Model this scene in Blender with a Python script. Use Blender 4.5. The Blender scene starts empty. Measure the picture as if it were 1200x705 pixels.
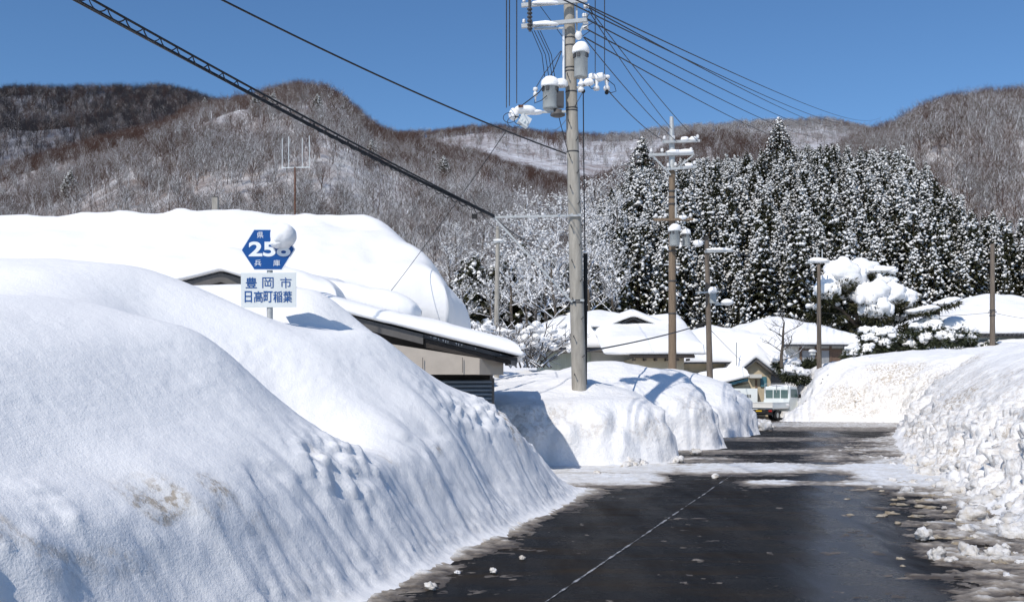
import bpy, bmesh, math, random
import numpy as np
from mathutils import Vector, Matrix, Euler

random.seed(7)
RNG = np.random.default_rng(11)
scene = bpy.context.scene
COL = scene.collection
F = 1167.0          # focal length in photo pixels (1200 wide)
CAMH = 1.65         # eye height
HY = 455.0          # horizon row

def P(px, py, Y):
    """A point of the place, from the bearing it was measured at and its distance."""
    return Vector(((px - 600.0) * Y / F, Y, CAMH - (py - HY) * Y / F))

# ------------------------------------------------------------------ noise
def _hash(ix, iy, iz, seed):
    h = (ix.astype(np.int64) * 374761393 + iy.astype(np.int64) * 668265263 + iz.astype(np.int64) * 2147483647 + seed * 1274126177) & 0xFFFFFFFF
    h = ((h ^ (h >> 13)) * 1274126177) & 0xFFFFFFFF
    h = ((h ^ (h >> 16)) * 2246822519) & 0xFFFFFFFF
    return (h ^ (h >> 15)) & 0xFFFFFFFF

def vnoise(x, y, z=None, seed=0):
    """smooth value noise in -1..1"""
    x = np.asarray(x, float); y = np.asarray(y, float)
    z = np.zeros_like(x) if z is None else np.asarray(z, float)
    x, y, z = np.broadcast_arrays(x, y, z)
    ix, iy, iz = np.floor(x), np.floor(y), np.floor(z)
    fx, fy, fz = x - ix, y - iy, z - iz
    f = lambda t: t * t * t * (t * (t * 6 - 15) + 10)
    ux, uy, uz = f(fx), f(fy), f(fz)
    r = 0
    for a in (0, 1):
        wx = ux if a else 1 - ux
        for b in (0, 1):
            wy = uy if b else 1 - uy
            for c in (0, 1):
                wz = uz if c else 1 - uz
                h = _hash(ix + a, iy + b, iz + c, seed) / 4294967295.0
                r = r + h * wx * wy * wz
    return r * 2 - 1

def fbm(x, y, z=None, seed=0, o=4, g=.5):
    x = np.asarray(x, float); y = np.asarray(y, float)
    z = np.zeros_like(x + y) if z is None else np.asarray(z, float)
    s = 0; a = 1; t = 0
    for k in range(o):
        s = s + a * vnoise(x * 2 ** k + 17.3 * k, y * 2 ** k + 5.1 * k, z * 2 ** k + 9.7 * k, seed + k)
        t += a; a *= g
    return s / t

def worley(x, y, z, seed=0):
    x, y, z = np.broadcast_arrays(np.asarray(x, float), np.asarray(y, float), np.asarray(z, float))
    ix, iy, iz = np.floor(x), np.floor(y), np.floor(z)
    best = np.full(x.shape, 9.0)
    for a in (-1, 0, 1):
        for b in (-1, 0, 1):
            for c in (-1, 0, 1):
                cx, cy, cz = ix + a, iy + b, iz + c
                px = cx + _hash(cx, cy, cz, seed) / 4294967295.0
                py = cy + _hash(cx, cy, cz, seed + 1) / 4294967295.0
                pz = cz + _hash(cx, cy, cz, seed + 2) / 4294967295.0
                best = np.minimum(best, (px - x) ** 2 + (py - y) ** 2 + (pz - z) ** 2)
    return np.sqrt(best)

def sstep(a, b, x):
    t = np.clip((np.asarray(x, float) - a) / (b - a), 0, 1)
    return t * t * (3 - 2 * t)

def pchip(xk, yk, xq):
    xk = np.asarray(xk, float); yk = np.asarray(yk, float); xq = np.asarray(xq, float)
    h = np.diff(xk); d = np.diff(yk) / h
    m = np.zeros_like(yk)
    for i in range(1, len(xk) - 1):
        if d[i - 1] * d[i] > 0:
            w1 = 2 * h[i] + h[i - 1]; w2 = h[i] + 2 * h[i - 1]
            m[i] = (w1 + w2) / (w1 / d[i - 1] + w2 / d[i])
    m[0] = d[0]; m[-1] = d[-1]
    i = np.clip(np.searchsorted(xk, xq) - 1, 0, len(xk) - 2)
    t = np.clip((xq - xk[i]) / h[i], 0, 1)
    return ((2 * t**3 - 3 * t**2 + 1) * yk[i] + (t**3 - 2 * t**2 + t) * h[i] * m[i]
            + (-2 * t**3 + 3 * t**2) * yk[i + 1] + (t**3 - t**2) * h[i] * m[i + 1])

# ------------------------------------------------------------------ materials
def srgb(r, g, b):
    f = lambda c: (c / 255 / 12.92) if c / 255 <= .04045 else ((c / 255 + .055) / 1.055) ** 2.4
    return (f(r), f(g), f(b), 1)

class NT:
    def __init__(self, name):
        self.m = bpy.data.materials.new(name); self.m.use_nodes = True
        self.t = self.m.node_tree; self.n = self.t.nodes; self.l = self.t.links
        self.bsdf = self.n['Principled BSDF']
    def node(self, typ, **kw):
        n = self.n.new(typ)
        for k, v in kw.items():
            if k.startswith('i_'):
                key = k[2:]
                n.inputs[int(key) if key.isdigit() else key.replace('_', ' ')].default_value = v
            else:
                setattr(n, k, v)
        return n
    def link(self, a, b): self.l.new(a, b)
    def noise(self, scale, detail=3, rough=.55, vec=None, dist=0):
        n = self.node('ShaderNodeTexNoise'); n.inputs['Scale'].default_value = scale
        n.inputs['Detail'].default_value = detail; n.inputs['Roughness'].default_value = rough
        n.inputs['Distortion'].default_value = dist
        if vec: self.link(vec, n.inputs['Vector'])
        return n.outputs['Fac']
    def ramp(self, fac, stops):
        r = self.node('ShaderNodeValToRGB'); e = r.color_ramp.elements
        while len(e) < len(stops): e.new(.5)
        for el, (p, c) in zip(e, stops):
            el.position = p; el.color = c if len(c) == 4 else (*c, 1)
        self.link(fac, r.inputs['Fac']); return r.outputs['Color']
    def mix(self, fac, a, b):
        m = self.node('ShaderNodeMix', data_type='RGBA')
        for s, v in ((m.inputs[0], fac), (m.inputs[6], a), (m.inputs[7], b)):
            if hasattr(v, 'links'): self.link(v, s)
            else: s.default_value = v if not isinstance(v, tuple) or len(v) == 4 else (*v, 1)
        return m.outputs[2]
    def math(self, op, a, b=0.0, clamp=False):
        m = self.node('ShaderNodeMath', operation=op, use_clamp=clamp)
        for s, v in ((m.inputs[0], a), (m.inputs[1], b)):
            if hasattr(v, 'links'): self.link(v, s)
            else: s.default_value = v
        return m.outputs[0]
    def bump(self, h, strength, dist=.02, prev=None):
        b = self.node('ShaderNodeBump'); b.inputs['Strength'].default_value = strength
        b.inputs['Distance'].default_value = dist
        self.link(h, b.inputs['Height'])
        if prev: self.link(prev, b.inputs['Normal'])
        return b.outputs['Normal']
    def pos(self): return self.node('ShaderNodeNewGeometry').outputs['Position']
    def obj(self): return self.node('ShaderNodeTexCoord').outputs['Object']
    def set(self, **kw):
        for k, v in kw.items():
            s = self.bsdf.inputs[{'col': 'Base Color', 'rough': 'Roughness', 'spec': 'Specular IOR Level', 'metal': 'Metallic', 'nrm': 'Normal',
                                  'trans': 'Transmission Weight', 'sss': 'Subsurface Weight', 'coat': 'Coat Weight'}[k]]
            if hasattr(v, 'links'): self.link(v, s)
            else: s.default_value = v if not isinstance(v, tuple) or len(v) == 4 else (*v, 1)
        return self.m

M = {}
def mat_plain(name, col, rough=.6, var=.12, scale=6., metal=0., bump=0., spec=.4, stretch=None):
    t = NT(name); v = t.obj()
    if stretch:
        mp = t.node('ShaderNodeMapping'); mp.inputs['Scale'].default_value = stretch
        t.link(v, mp.inputs['Vector']); v = mp.outputs['Vector']
    n = t.noise(scale, 4, .6, v)
    c = t.ramp(n, [(.3, tuple(x * (1 - var) for x in col[:3])), (.7, tuple(min(1, x * (1 + var)) for x in col[:3]))])
    t.set(col=c, rough=rough, metal=metal, spec=spec)
    if bump: t.set(nrm=t.bump(n, bump, .01))
    M[name] = t.m; return t.m

def mat_snow(name, dirt=False, grain=1., lumps=0.):
    t = NT(name); p = t.pos()
    g1 = t.noise(55, 3, .7, p); g2 = t.noise(7, 4, .6, p)
    nb = t.bump(g2, .22 * grain, .05); nb = t.bump(g1, .38 * grain, .012, nb)
    if lumps: nb = t.bump(t.noise(3.2, 6, .70, p), .5 * lumps, .16, nb)
    base = t.mix(t.noise(1.3, 3, .5, p), (.90, .888, .868), (.935, .924, .905))
    if dirt:
        a = t.node('ShaderNodeAttribute', attribute_name='dirt')
        d = t.math('MULTIPLY', a.outputs['Fac'], t.ramp(t.noise(9, 6, .75, p), [(.47, (0, 0, 0)), (.57, (1, 1, 1))]), True)
        base = t.mix(d, base, t.mix(t.noise(30, 3, .6, p), (.22, .15, .085), (.62, .54, .44)))
        base = t.mix(t.math('MULTIPLY', t.math('MULTIPLY', a.outputs['Fac'], t.noise(3, 5, .7, p)), .5, True), base, (.74, .69, .60))
    M[name] = t.set(col=base, rough=.75, spec=.15, nrm=nb); return t.m

def build_materials():
    mat_snow('snow'); mat_snow('snow_dirty', dirt=True, grain=1.15); mat_snow('snow_rough', dirt=True, grain=1.3, lumps=1.)
    t = NT('snow_soft'); M['snow_soft'] = t.set(col=(.915, .905, .885), rough=.8, spec=.1)
    # wet asphalt
    t = NT('asphalt'); p = t.pos()
    mp = t.node('ShaderNodeMapping'); mp.inputs['Rotation'].default_value = (0, 0, math.radians(18)); mp.inputs['Scale'].default_value = (1.6, .35, 1)
    t.link(p, mp.inputs['Vector']); sv = mp.outputs['Vector']
    mp2 = t.node('ShaderNodeMapping'); mp2.inputs['Scale'].default_value = (.4, 1.5, 1); t.link(p, mp2.inputs['Vector'])
    fine = t.noise(90, 2, .6, p)
    n1 = t.noise(1.1, 4, .6, sv); n2 = t.noise(1.6, 5, .65, mp2.outputs['Vector'])
    col = t.mix(n1, (.005, .006, .008), (.013, .012, .011))
    col = t.mix(t.ramp(n2, [(.46, (0, 0, 0)), (.68, (1, 1, 1))]), col, (.034, .026, .018))
    wet = t.math('ADD', t.math('MULTIPLY', n1, .55), t.math('MULTIPLY', n2, .45))
    rgh = t.ramp(wet, [(.40, (.20,) * 3), (.55, (.32,) * 3), (.72, (.55,) * 3)])
    nb = t.bump(t.noise(3.5, 4, .6, sv), .10, .02); nb = t.bump(fine, .6, .008, nb)
    M['asphalt'] = t.set(col=col, rough=.9, spec=0., nrm=nb)
    gl = t.node('ShaderNodeBsdfGlossy'); t.link(rgh, gl.inputs['Roughness']); t.link(nb, gl.inputs['Normal'])
    fr = t.node('ShaderNodeFresnel'); fr.inputs['IOR'].default_value = 1.33; t.link(nb, fr.inputs['Normal'])
    sx = t.node('ShaderNodeSeparateXYZ'); t.link(p, sx.inputs[0])
    off = t.math('SUBTRACT', t.math('SUBTRACT', sx.outputs[0], t.math('MULTIPLY', sx.outputs[1], .30)), .50)
    off = t.math('ADD', off, t.math('MULTIPLY', t.math('SUBTRACT', n1, .5), 1.2))
    lane = t.math('POWER', 2.718, t.math('MULTIPLY', t.math('MULTIPLY', off, off), -4.0))
    film = t.ramp(wet, [(.42, (.62,) * 3), (.54, (.38,) * 3), (.66, (.10,) * 3)])
    film = t.math('ADD', t.math('MULTIPLY', film, .50), t.math('MULTIPLY', lane, 1.0), True)
    ms = t.node('ShaderNodeMixShader'); t.link(t.math('MULTIPLY', fr.outputs[0], t.math('MULTIPLY', film, .75)), ms.inputs[0])
    t.link(t.bsdf.outputs[0], ms.inputs[1]); t.link(gl.outputs[0], ms.inputs[2]); t.link(ms.outputs[0], t.n['Material Output'].inputs[0])
    # slush
    t = NT('slush'); p = t.pos()
    a = t.node('ShaderNodeAttribute', attribute_name='dirt')
    d = t.math('ADD', a.outputs['Fac'], t.math('MULTIPLY', t.math('SUBTRACT', t.noise(3.2, 6, .7, p), .5), 1.3), True)
    c = t.ramp(d, [(.0, (.90, .91, .92)), (.35, (.74, .72, .68)), (.65, (.36, .31, .25)), (1, (.09, .072, .055))])
    nb = t.bump(t.noise(28, 5, .7, p), .6, .03)
    M['slush'] = t.set(col=c, rough=.5, spec=.35, nrm=nb)
    t = NT('chunk'); p = t.pos()
    c = t.ramp(t.noise(7, 4, .6, p), [(.35, (.88, .88, .88)), (.6, (.70, .66, .60)), (.8, (.42, .35, .26))])
    M['chunk'] = t.set(col=c, rough=.7, spec=.2, nrm=t.bump(t.noise(14, 5, .75, p), .9, .05))
    t = NT('chunk_brown'); p = t.pos()
    c = t.ramp(t.noise(9, 4, .6, p), [(.35, (.50, .45, .37)), (.6, (.34, .28, .20)), (.8, (.22, .17, .11))])
    M['chunk_brown'] = t.set(col=c, rough=.6, spec=.3, nrm=t.bump(t.noise(16, 5, .75, p), .9, .04))
    # painted stripe worn
    t = NT('road_paint'); p = t.pos()
    M['road_paint'] = t.set(col=t.ramp(t.noise(14, 5, .75, p), [(.42, (.05, .05, .05)), (.60, (.50, .50, .50))]), rough=.5)
    t = NT('ice'); M['ice'] = t.set(col=(.80, .84, .86), rough=.15, spec=.5, trans=.5)
    # terrain under the woods
    for nm, b1, b2 in (('hill_ground', (.80, .80, .81), (.26, .21, .185)), ('hill_ground_shade', (.36, .37, .41), (.085, .075, .075)),  # second ground: shade of the back mountain painted in as darker, bluer snow
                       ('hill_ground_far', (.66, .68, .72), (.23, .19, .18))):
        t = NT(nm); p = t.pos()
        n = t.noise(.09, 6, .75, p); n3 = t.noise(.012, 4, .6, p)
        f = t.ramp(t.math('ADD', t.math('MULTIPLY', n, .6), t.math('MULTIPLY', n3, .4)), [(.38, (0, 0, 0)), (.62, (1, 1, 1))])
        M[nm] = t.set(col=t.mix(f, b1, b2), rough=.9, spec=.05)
    # bark that carries snow on whatever faces up
    def snowy_bark(nm, c1, c2, lo, hi, nscale):
        t = NT(nm); g = t.node('ShaderNodeNewGeometry'); s = t.node('ShaderNodeSeparateXYZ'); t.link(g.outputs['Normal'], s.inputs[0])
        bark = t.mix(t.noise(1.3, 2, .5, g.outputs['Position']), c1, c2)
        k = t.math('ADD', s.outputs['Z'], t.math('MULTIPLY', t.math('SUBTRACT', t.noise(nscale, 2, .5, g.outputs['Position']), .5), 1.2))
        f = t.ramp(k, [(lo, (0, 0, 0)), (hi, (1, 1, 1))])
        M[nm] = t.set(col=t.mix(f, bark, (.88, .89, .91)), rough=.85, spec=.1)
    snowy_bark('bark_bare', (.068, .040, .033), (.125, .074, .056), .90, .99, .6)
    snowy_bark('bark_shade', (.030, .030, .036), (.060, .055, .060), .86, .97, .6)  # grey-blue bark with the back mountain's shade put into its colour
    snowy_bark('bark_half', (.095, .066, .053), (.18, .132, .106), .36, .56, .6)
    snowy_bark('bark_snowy', (.10, .085, .075), (.17, .15, .13), -.05, .15, .8)
    snowy_bark('bark_near', (.075, .062, .050), (.15, .125, .10), .25, .45, 3.)
    snowy_bark('bark_laden', (.07, .06, .05), (.15, .13, .11), -.12, .08, 3.)
    t = NT('needles'); p = t.pos()
    c = t.mix(t.noise(.35, 2, .5, p), (.024, .029, .015), (.055, .056, .028))
    c = t.mix(t.ramp(t.noise(2.2, 3, .6, p), [(.5, (0, 0, 0)), (.7, (1, 1, 1))]), c, (.085, .070, .040))
    M['needles'] = t.set(col=c, rough=.8, spec=.1)
    mat_plain('trunk_bark', (.065, .05, .04), .9, .3, 8, bump=.4, stretch=(4, 4, .6))
    mat_plain('concrete_pole', (.34, .315, .27), .85, .22, 5, bump=.25, stretch=(3, 3, .5))
    mat_plain('weathered_pole', (.155, .125, .098), .9, .28, 5, bump=.35, stretch=(4, 4, .4))
    mat_plain('brown_pole', (.19, .14, .095), .9, .22, 5, bump=.3, stretch=(4, 4, .4))
    mat_plain('galvanised', (.46, .47, .46), .5, .12, 12, metal=.3)
    mat_plain('drum_paint', (.36, .38, .37), .45, .10, 9)
    mat_plain('insulator', (.75, .74, .72), .25, .05)
    mat_plain('steel_dark', (.055, .055, .058), .5, .2, 10)
    mat_plain('rust', (.13, .06, .035), .8, .3, 10)
    mat_plain('cable', (.012, .013, .016), .5, .1)
    mat_plain('sign_blue', (.003, .068, .26), .35, .05, 3)
    mat_plain('sign_white', (.66, .69, .68), .4, .04, 3)
    mat_plain('sign_letter_white', (.78, .80, .82), .4, .03, 3)
    mat_plain('dark_wood', (.035, .029, .025), .8, .35, 4, bump=.3, stretch=(1, 1, 8))
    mat_plain('brown_wood', (.13, .085, .06), .8, .25, 4, bump=.3, stretch=(6, 6, .6))
    mat_plain('fascia', (.10, .092, .085), .6, .15, 4)
    mat_plain('tan_wall', (.50, .42, .29), .85, .08, 3)
    mat_plain('beige_beam', (.44, .385, .32), .8, .10, 2.5)
    mat_plain('pale_wall', (.55, .54, .50), .85, .08, 3)
    mat_plain('green_panel', (.40, .43, .37), .6, .10, 3, stretch=(8, 8, .4))
    mat_plain('shutter_blue', (.16, .19, .22), .45, .10, 3, metal=.3)
    mat_plain('teal_metal', (.06, .17, .21), .5, .2, 5)
    mat_plain('grey_board', (.26, .27, .28), .75, .15, 4, stretch=(1, 1, 8))
    mat_plain('roof_tile', (.045, .045, .05), .45, .25, 6, bump=.3)
    mat_plain('shrub_leaf', (.035, .042, .018), .7, .4, 3)
    mat_plain('truck_white', (.76, .80, .78), .3, .03, 2)
    mat_plain('truck_gate', (.74, .73, .69), .4, .05, 2)
    mat_plain('plate_yellow', (.75, .47, .02), .4, .03, 2)
    mat_plain('rubber', (.018, .018, .018), .8, .1)
    mat_plain('lamp_red', (.35, .02, .015), .3, .05)
    t = NT('glass'); M['glass'] = t.set(col=(.10, .16, .15), rough=.08, spec=.6)
build_materials()

# ------------------------------------------------------------------ objects
def tag(o, label=None, cat=None, group=None, kind=None):
    if label: o['label'] = label
    if cat: o['category'] = cat
    if group: o['group'] = group
    if kind: o['kind'] = kind
    return o

def empty(name, loc, label=None, cat=None, group=None, rz=0.):
    o = bpy.data.objects.new(name, None); COL.objects.link(o)
    o.location = loc; o.rotation_euler = (0, 0, rz); o.empty_display_size = .2
    return tag(o, label, cat, group)

def link_mesh(name, me, parent=None):
    o = bpy.data.objects.new(name, me); COL.objects.link(o)
    if parent: o.parent = parent
    return o

def origin(o):
    v = Vector((0, 0, 0))
    while o is not None:
        v = v + o.location; o = o.parent
    return v

class MB:
    """collects shapes; build() links them as one mesh object.  Coordinates are world unless local=True"""
    def __init__(self): self.v = []; self.f = []; self.mi = []; self.sm = []; self.k = 0; self.s = False
    def mat(self, k): self.k = k; return self
    def smooth(self, s=True): self.s = s; return self
    def add(self, vs, fs, sm=None):
        b = len(self.v); self.v += [tuple(p) for p in vs]
        for f in fs:
            self.f.append(tuple(b + i for i in f)); self.mi.append(self.k); self.sm.append(self.s if sm is None else sm)
    def box(self, c, s, rz=0., rx=0., ry=0.):
        R = Euler((rx, ry, rz)).to_matrix(); c = Vector(c)
        vs = [c + R @ Vector((x * s[0] / 2, y * s[1] / 2, z * s[2] / 2)) for x in (-1, 1) for y in (-1, 1) for z in (-1, 1)]
        self.add(vs, [(0, 1, 3, 2), (4, 6, 7, 5), (0, 4, 5, 1), (2, 3, 7, 6), (0, 2, 6, 4), (1, 5, 7, 3)], False)
        return self
    def span(self, a, b, w, h, up=(0, 0, 1)):
        """a bar from a to b, w across, h high"""
        a = Vector(a); b = Vector(b); d = (b - a).normalized(); u = Vector(up)
        s = d.cross(u)
        if s.length < 1e-4: s = d.cross(Vector((1, 0, 0)))
        s.normalize(); u = s.cross(d).normalized()
        vs = [p + s * (x * w / 2) + u * (z * h / 2) for p in (a, b) for x in (-1, 1) for z in (-1, 1)]
        self.add(vs, [(0, 1, 3, 2), (4, 6, 7, 5), (0, 4, 5, 1), (2, 3, 7, 6), (0, 2, 6, 4), (1, 5, 7, 3)], False)
        return self
    def prism(self, pts, ext):
        """closed outline (list of points) swept by the vector ext"""
        n = len(pts); e = Vector(ext); a = [Vector(p) for p in pts]
        self.add(a + [p + e for p in a], [tuple(range(n))[::-1], tuple(range(n, 2 * n))] + [(i, (i + 1) % n, n + (i + 1) % n, n + i) for i in range(n)], False)
        return self
    def tube(self, pts, radii, n=8, cap=True):
        pts = [Vector(p) for p in pts]
        if not hasattr(radii, '__len__'): radii = [radii] * len(pts)
        rings = []; prev = None
        for i, p in enumerate(pts):
            d = (pts[min(i + 1, len(pts) - 1)] - pts[max(i - 1, 0)]).normalized()
            if prev is None:
                s = d.cross(Vector((0, 0, 1)))
                if s.length < 1e-3: s = d.cross(Vector((0, 1, 0)))
            else:
                s = prev - d * prev.dot(d)
            s.normalize(); prev = s; u = s.cross(d)
            rings.append([p + (s * math.cos(2 * math.pi * k / n) + u * math.sin(2 * math.pi * k / n)) * radii[i] for k in range(n)])
        vs = [q for r in rings for q in r]; fs = []
        for i in range(len(pts) - 1):
            for k in range(n):
                fs.append((i * n + k, i * n + (k + 1) % n, (i + 1) * n + (k + 1) % n, (i + 1) * n + k))
        self.add(vs, fs, True)
        if cap:
            self.add(rings[0], [tuple(range(n))], False); self.add(rings[-1], [tuple(range(n))[::-1]], False)
        return self
    def lathe(self, base, prof, n=16):
        """profile [(r,z)] round a vertical axis"""
        b = Vector(base)
        vs = [b + Vector((r * math.cos(2 * math.pi * k / n), r * math.sin(2 * math.pi * k / n), z)) for r, z in prof for k in range(n)]
        fs = [(i * n + k, i * n + (k + 1) % n, (i + 1) * n + (k + 1) % n, (i + 1) * n + k) for i in range(len(prof) - 1) for k in range(n)]
        self.add(vs, fs, True); return self
    def blob(self, c, r, amp=.18, freq=1.5, seed=0, nu=14, nv=9, flat=None, rz=0., ry=0.):
        th = np.linspace(0, math.pi, nv); ph = np.linspace(0, 2 * math.pi, nu, endpoint=False)
        T, H = np.meshgrid(th, ph, indexing='ij')
        x = np.sin(T) * np.cos(H); y = np.sin(T) * np.sin(H); z = np.cos(T)
        k = 1 + amp * fbm(x * freq + 3.1 * seed, y * freq, z * freq + seed, seed=seed, o=3)
        x = x * k * r[0]; y = y * k * r[1]; z = z * k * r[2]
        if flat is not None: z = np.maximum(z, -flat * r[2])
        R = Euler((0, ry, rz)).to_matrix(); c = Vector(c)
        vs = [c + R @ Vector((x[i, j], y[i, j], z[i, j])) for i in range(nv) for j in range(nu)]
        fs = [(i * nu + j, (i + 1) * nu + j, (i + 1) * nu + (j + 1) % nu, i * nu + (j + 1) % nu) for i in range(nv - 1) for j in range(nu)]
        self.add(vs, fs, True); return self
    def mesh(self, name, mats, off=None):
        off = off or Vector((0, 0, 0))
        me = bpy.data.meshes.new(name)
        me.from_pydata([(p[0] - off[0], p[1] - off[1], p[2] - off[2]) for p in self.v], [], self.f)
        for m in (mats if isinstance(mats, (list, tuple)) else [mats]): me.materials.append(m)
        me.polygons.foreach_set('material_index', self.mi); me.polygons.foreach_set('use_smooth', self.sm)
        me.update(); return me
    def build(self, name, mats, parent=None, local=False):
        off = None
        if parent is not None and not local: off = origin(parent)
        return link_mesh(name, self.mesh(name, mats, off), parent)

def clean_normals(o):
    bm = bmesh.new(); bm.from_mesh(o.data); bmesh.ops.recalc_face_normals(bm, faces=bm.faces); bm.to_mesh(o.data); bm.free()

def grid_object(name, X, Y, Z, mat, attrs=None, smooth=True, parent=None):
    n, m = X.shape
    co = np.stack([X, Y, Z], -1).reshape(-1, 3)
    i = np.arange(n - 1)[:, None] * m + np.arange(m - 1)[None, :]
    q = np.stack([i, i + 1, i + m + 1, i + m], -1).reshape(-1, 4)
    # keep faces looking up
    a, b, c = co[q[0, 0]], co[q[0, 1]], co[q[0, 3]]
    if np.cross(b - a, c - a)[2] < 0: q = q[:, ::-1]
    me = bpy.data.meshes.new(name)
    me.vertices.add(len(co)); me.vertices.foreach_set('co', co.astype(np.float32).ravel())
    me.loops.add(q.size); me.loops.foreach_set('vertex_index', q.astype(np.int32).ravel())
    me.polygons.add(len(q)); me.polygons.foreach_set('loop_start', np.arange(0, q.size, 4, dtype=np.int32))
    me.update(calc_edges=True); me.validate()
    me.polygons.foreach_set('use_smooth', np.full(len(q), smooth))
    me.materials.append(mat)
    for k, v in (attrs or {}).items():
        at = me.attributes.new(k, 'FLOAT', 'POINT'); at.data.foreach_set('value', v.astype(np.float32).ravel())
    return link_mesh(name, me, parent)

def displace_along_normal(X, Y, Z, fn):
    def d(A, ax): return np.gradient(A, axis=ax)
    tx = np.stack([d(X, 0), d(Y, 0), d(Z, 0)], -1); ty = np.stack([d(X, 1), d(Y, 1), d(Z, 1)], -1)
    N = np.cross(tx, ty); N /= np.linalg.norm(N, axis=-1, keepdims=True) + 1e-9
    N *= np.sign(N[..., 2:3] + 1e-9)
    a = fn(X, Y, Z, N)
    return X + N[..., 0] * a, Y + N[..., 1] * a, Z + N[..., 2] * a
# ------------------------------------------------------------------ camera, light
cam = bpy.data.cameras.new('camera'); co = bpy.data.objects.new('camera', cam); COL.objects.link(co)
co.location = (0, 0, CAMH); co.rotation_euler = (math.radians(90), 0, 0)
cam.sensor_width = 36; cam.lens = F / 1200 * 36; cam.shift_y = (HY - 352.5) / 1200
cam.clip_start = .1; cam.clip_end = 9000
scene.camera = co
SUN_AZ, SUN_EL = math.radians(210), math.radians(44)
S = Vector((math.sin(SUN_AZ) * math.cos(SUN_EL), math.cos(SUN_AZ) * math.cos(SUN_EL), math.sin(SUN_EL)))
sl = bpy.data.lights.new('sun', 'SUN'); so = bpy.data.objects.new('sun', sl); COL.objects.link(so)
sl.energy = 3.5; sl.angle = math.radians(.55); sl.color = (1, .945, .875)
so.rotation_euler = S.to_track_quat('Z', 'Y').to_euler(); so.location = S * 100
w = bpy.data.worlds.new('World'); scene.world = w; w.use_nodes = True
bg = w.node_tree.nodes['Background']; sky = w.node_tree.nodes.new('ShaderNodeTexSky')
sky.sky_type = 'NISHITA'; sky.sun_disc = False; sky.sun_elevation = SUN_EL; sky.sun_rotation = SUN_AZ
sky.altitude = 300; sky.air_density = 1.0; sky.dust_density = .15; sky.ozone_density = 6.5
hs = w.node_tree.nodes.new('ShaderNodeHueSaturation'); hs.inputs['Saturation'].default_value = 1.08; hs.inputs['Value'].default_value = .98
w.node_tree.links.new(sky.outputs[0], hs.inputs['Color']); w.node_tree.links.new(hs.outputs[0], bg.inputs[0]); bg.inputs[1].default_value = .118
scene.view_settings.view_transform = 'Standard'; scene.view_settings.look = 'None'
scene.view_settings.exposure = 0.03; scene.view_settings.gamma = 1
scene.view_settings.use_curve_mapping = False
scene.cycles.use_denoising = True
scene.cycles.max_bounces = 6; scene.cycles.diffuse_bounces = 3; scene.cycles.glossy_bounces = 3

# ------------------------------------------------------------------ ground, road
def ring_plane(name, z, mat):
    r = np.concatenate([[0], np.geomspace(5, 6000, 40)]); a = np.linspace(0, 2 * np.pi, 65)
    R, A = np.meshgrid(r, a, indexing='ij')
    o = grid_object(name, R * np.cos(A), R * np.sin(A), np.full(R.shape, z), mat); return o
tag(ring_plane('snow_field', -.06, M['snow_soft']), kind='structure')

def left_edge(Y):   # inner edge of the roadway on the side of the high bank
    return -1.25 + .30 * (np.asarray(Y, float) - 7.7)
RF = [(4.4, -6), (4.6, 4), (5.05, 8), (5.55, 10.4), (6.25, 13), (6.9, 15.4), (8.35, 20), (10.4, 27), (13.0, 34), (16.4, 41), (18.4, 45.2), (18.7, 46.4), (18.3, 47.3),
      (17.3, 47.9), (15.5, 48.7), (13.6, 49.6), (13.7, 51), (14.9, 54), (16.2, 60), (18, 70), (22, 90)]
def right_foot(Y):
    k = [(x, y) for x, y in RF if y <= 45.2]
    return np.interp(Y, [y for x, y in k], [x for x, y in k])

def road():
    ys = np.concatenate([np.arange(-20, 60, .5)]); us = np.linspace(-1, 1, 13)
    L = left_edge(ys) - 3.5; R = right_foot(ys) + 4
    L = np.where(ys > 15, L - 5, L)
    Y, U = np.meshgrid(ys, us, indexing='ij')
    X = L[:, None] + (R - L)[:, None] * (U + 1) / 2
    tag(grid_object('road', X, Y, np.zeros_like(X), M['asphalt']), kind='structure')
    # worn centre stripe, one long thin sheet
    a = P(610, 725, CAMH * F / 270); b = P(862, 553.5, CAMH * F / 98.5)
    n = 420; t = np.linspace(0, 1, n)
    cx = a.x + (b.x - a.x) * t + .010 * fbm(t * 9, t * 0, seed=3); cy = a.y + (b.y - a.y) * t
    wd = .009 + .020 * fbm(t * 80, t * 0, seed=5, o=3) - .006 * t; wd = np.maximum(wd, .0006)
    X = np.stack([cx - wd, cx + wd], 1); Y = np.stack([cy, cy], 1)
    tag(grid_object('road_marking', X, Y, np.full(X.shape, .004), M['road_paint']), kind='structure')
road()

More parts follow.
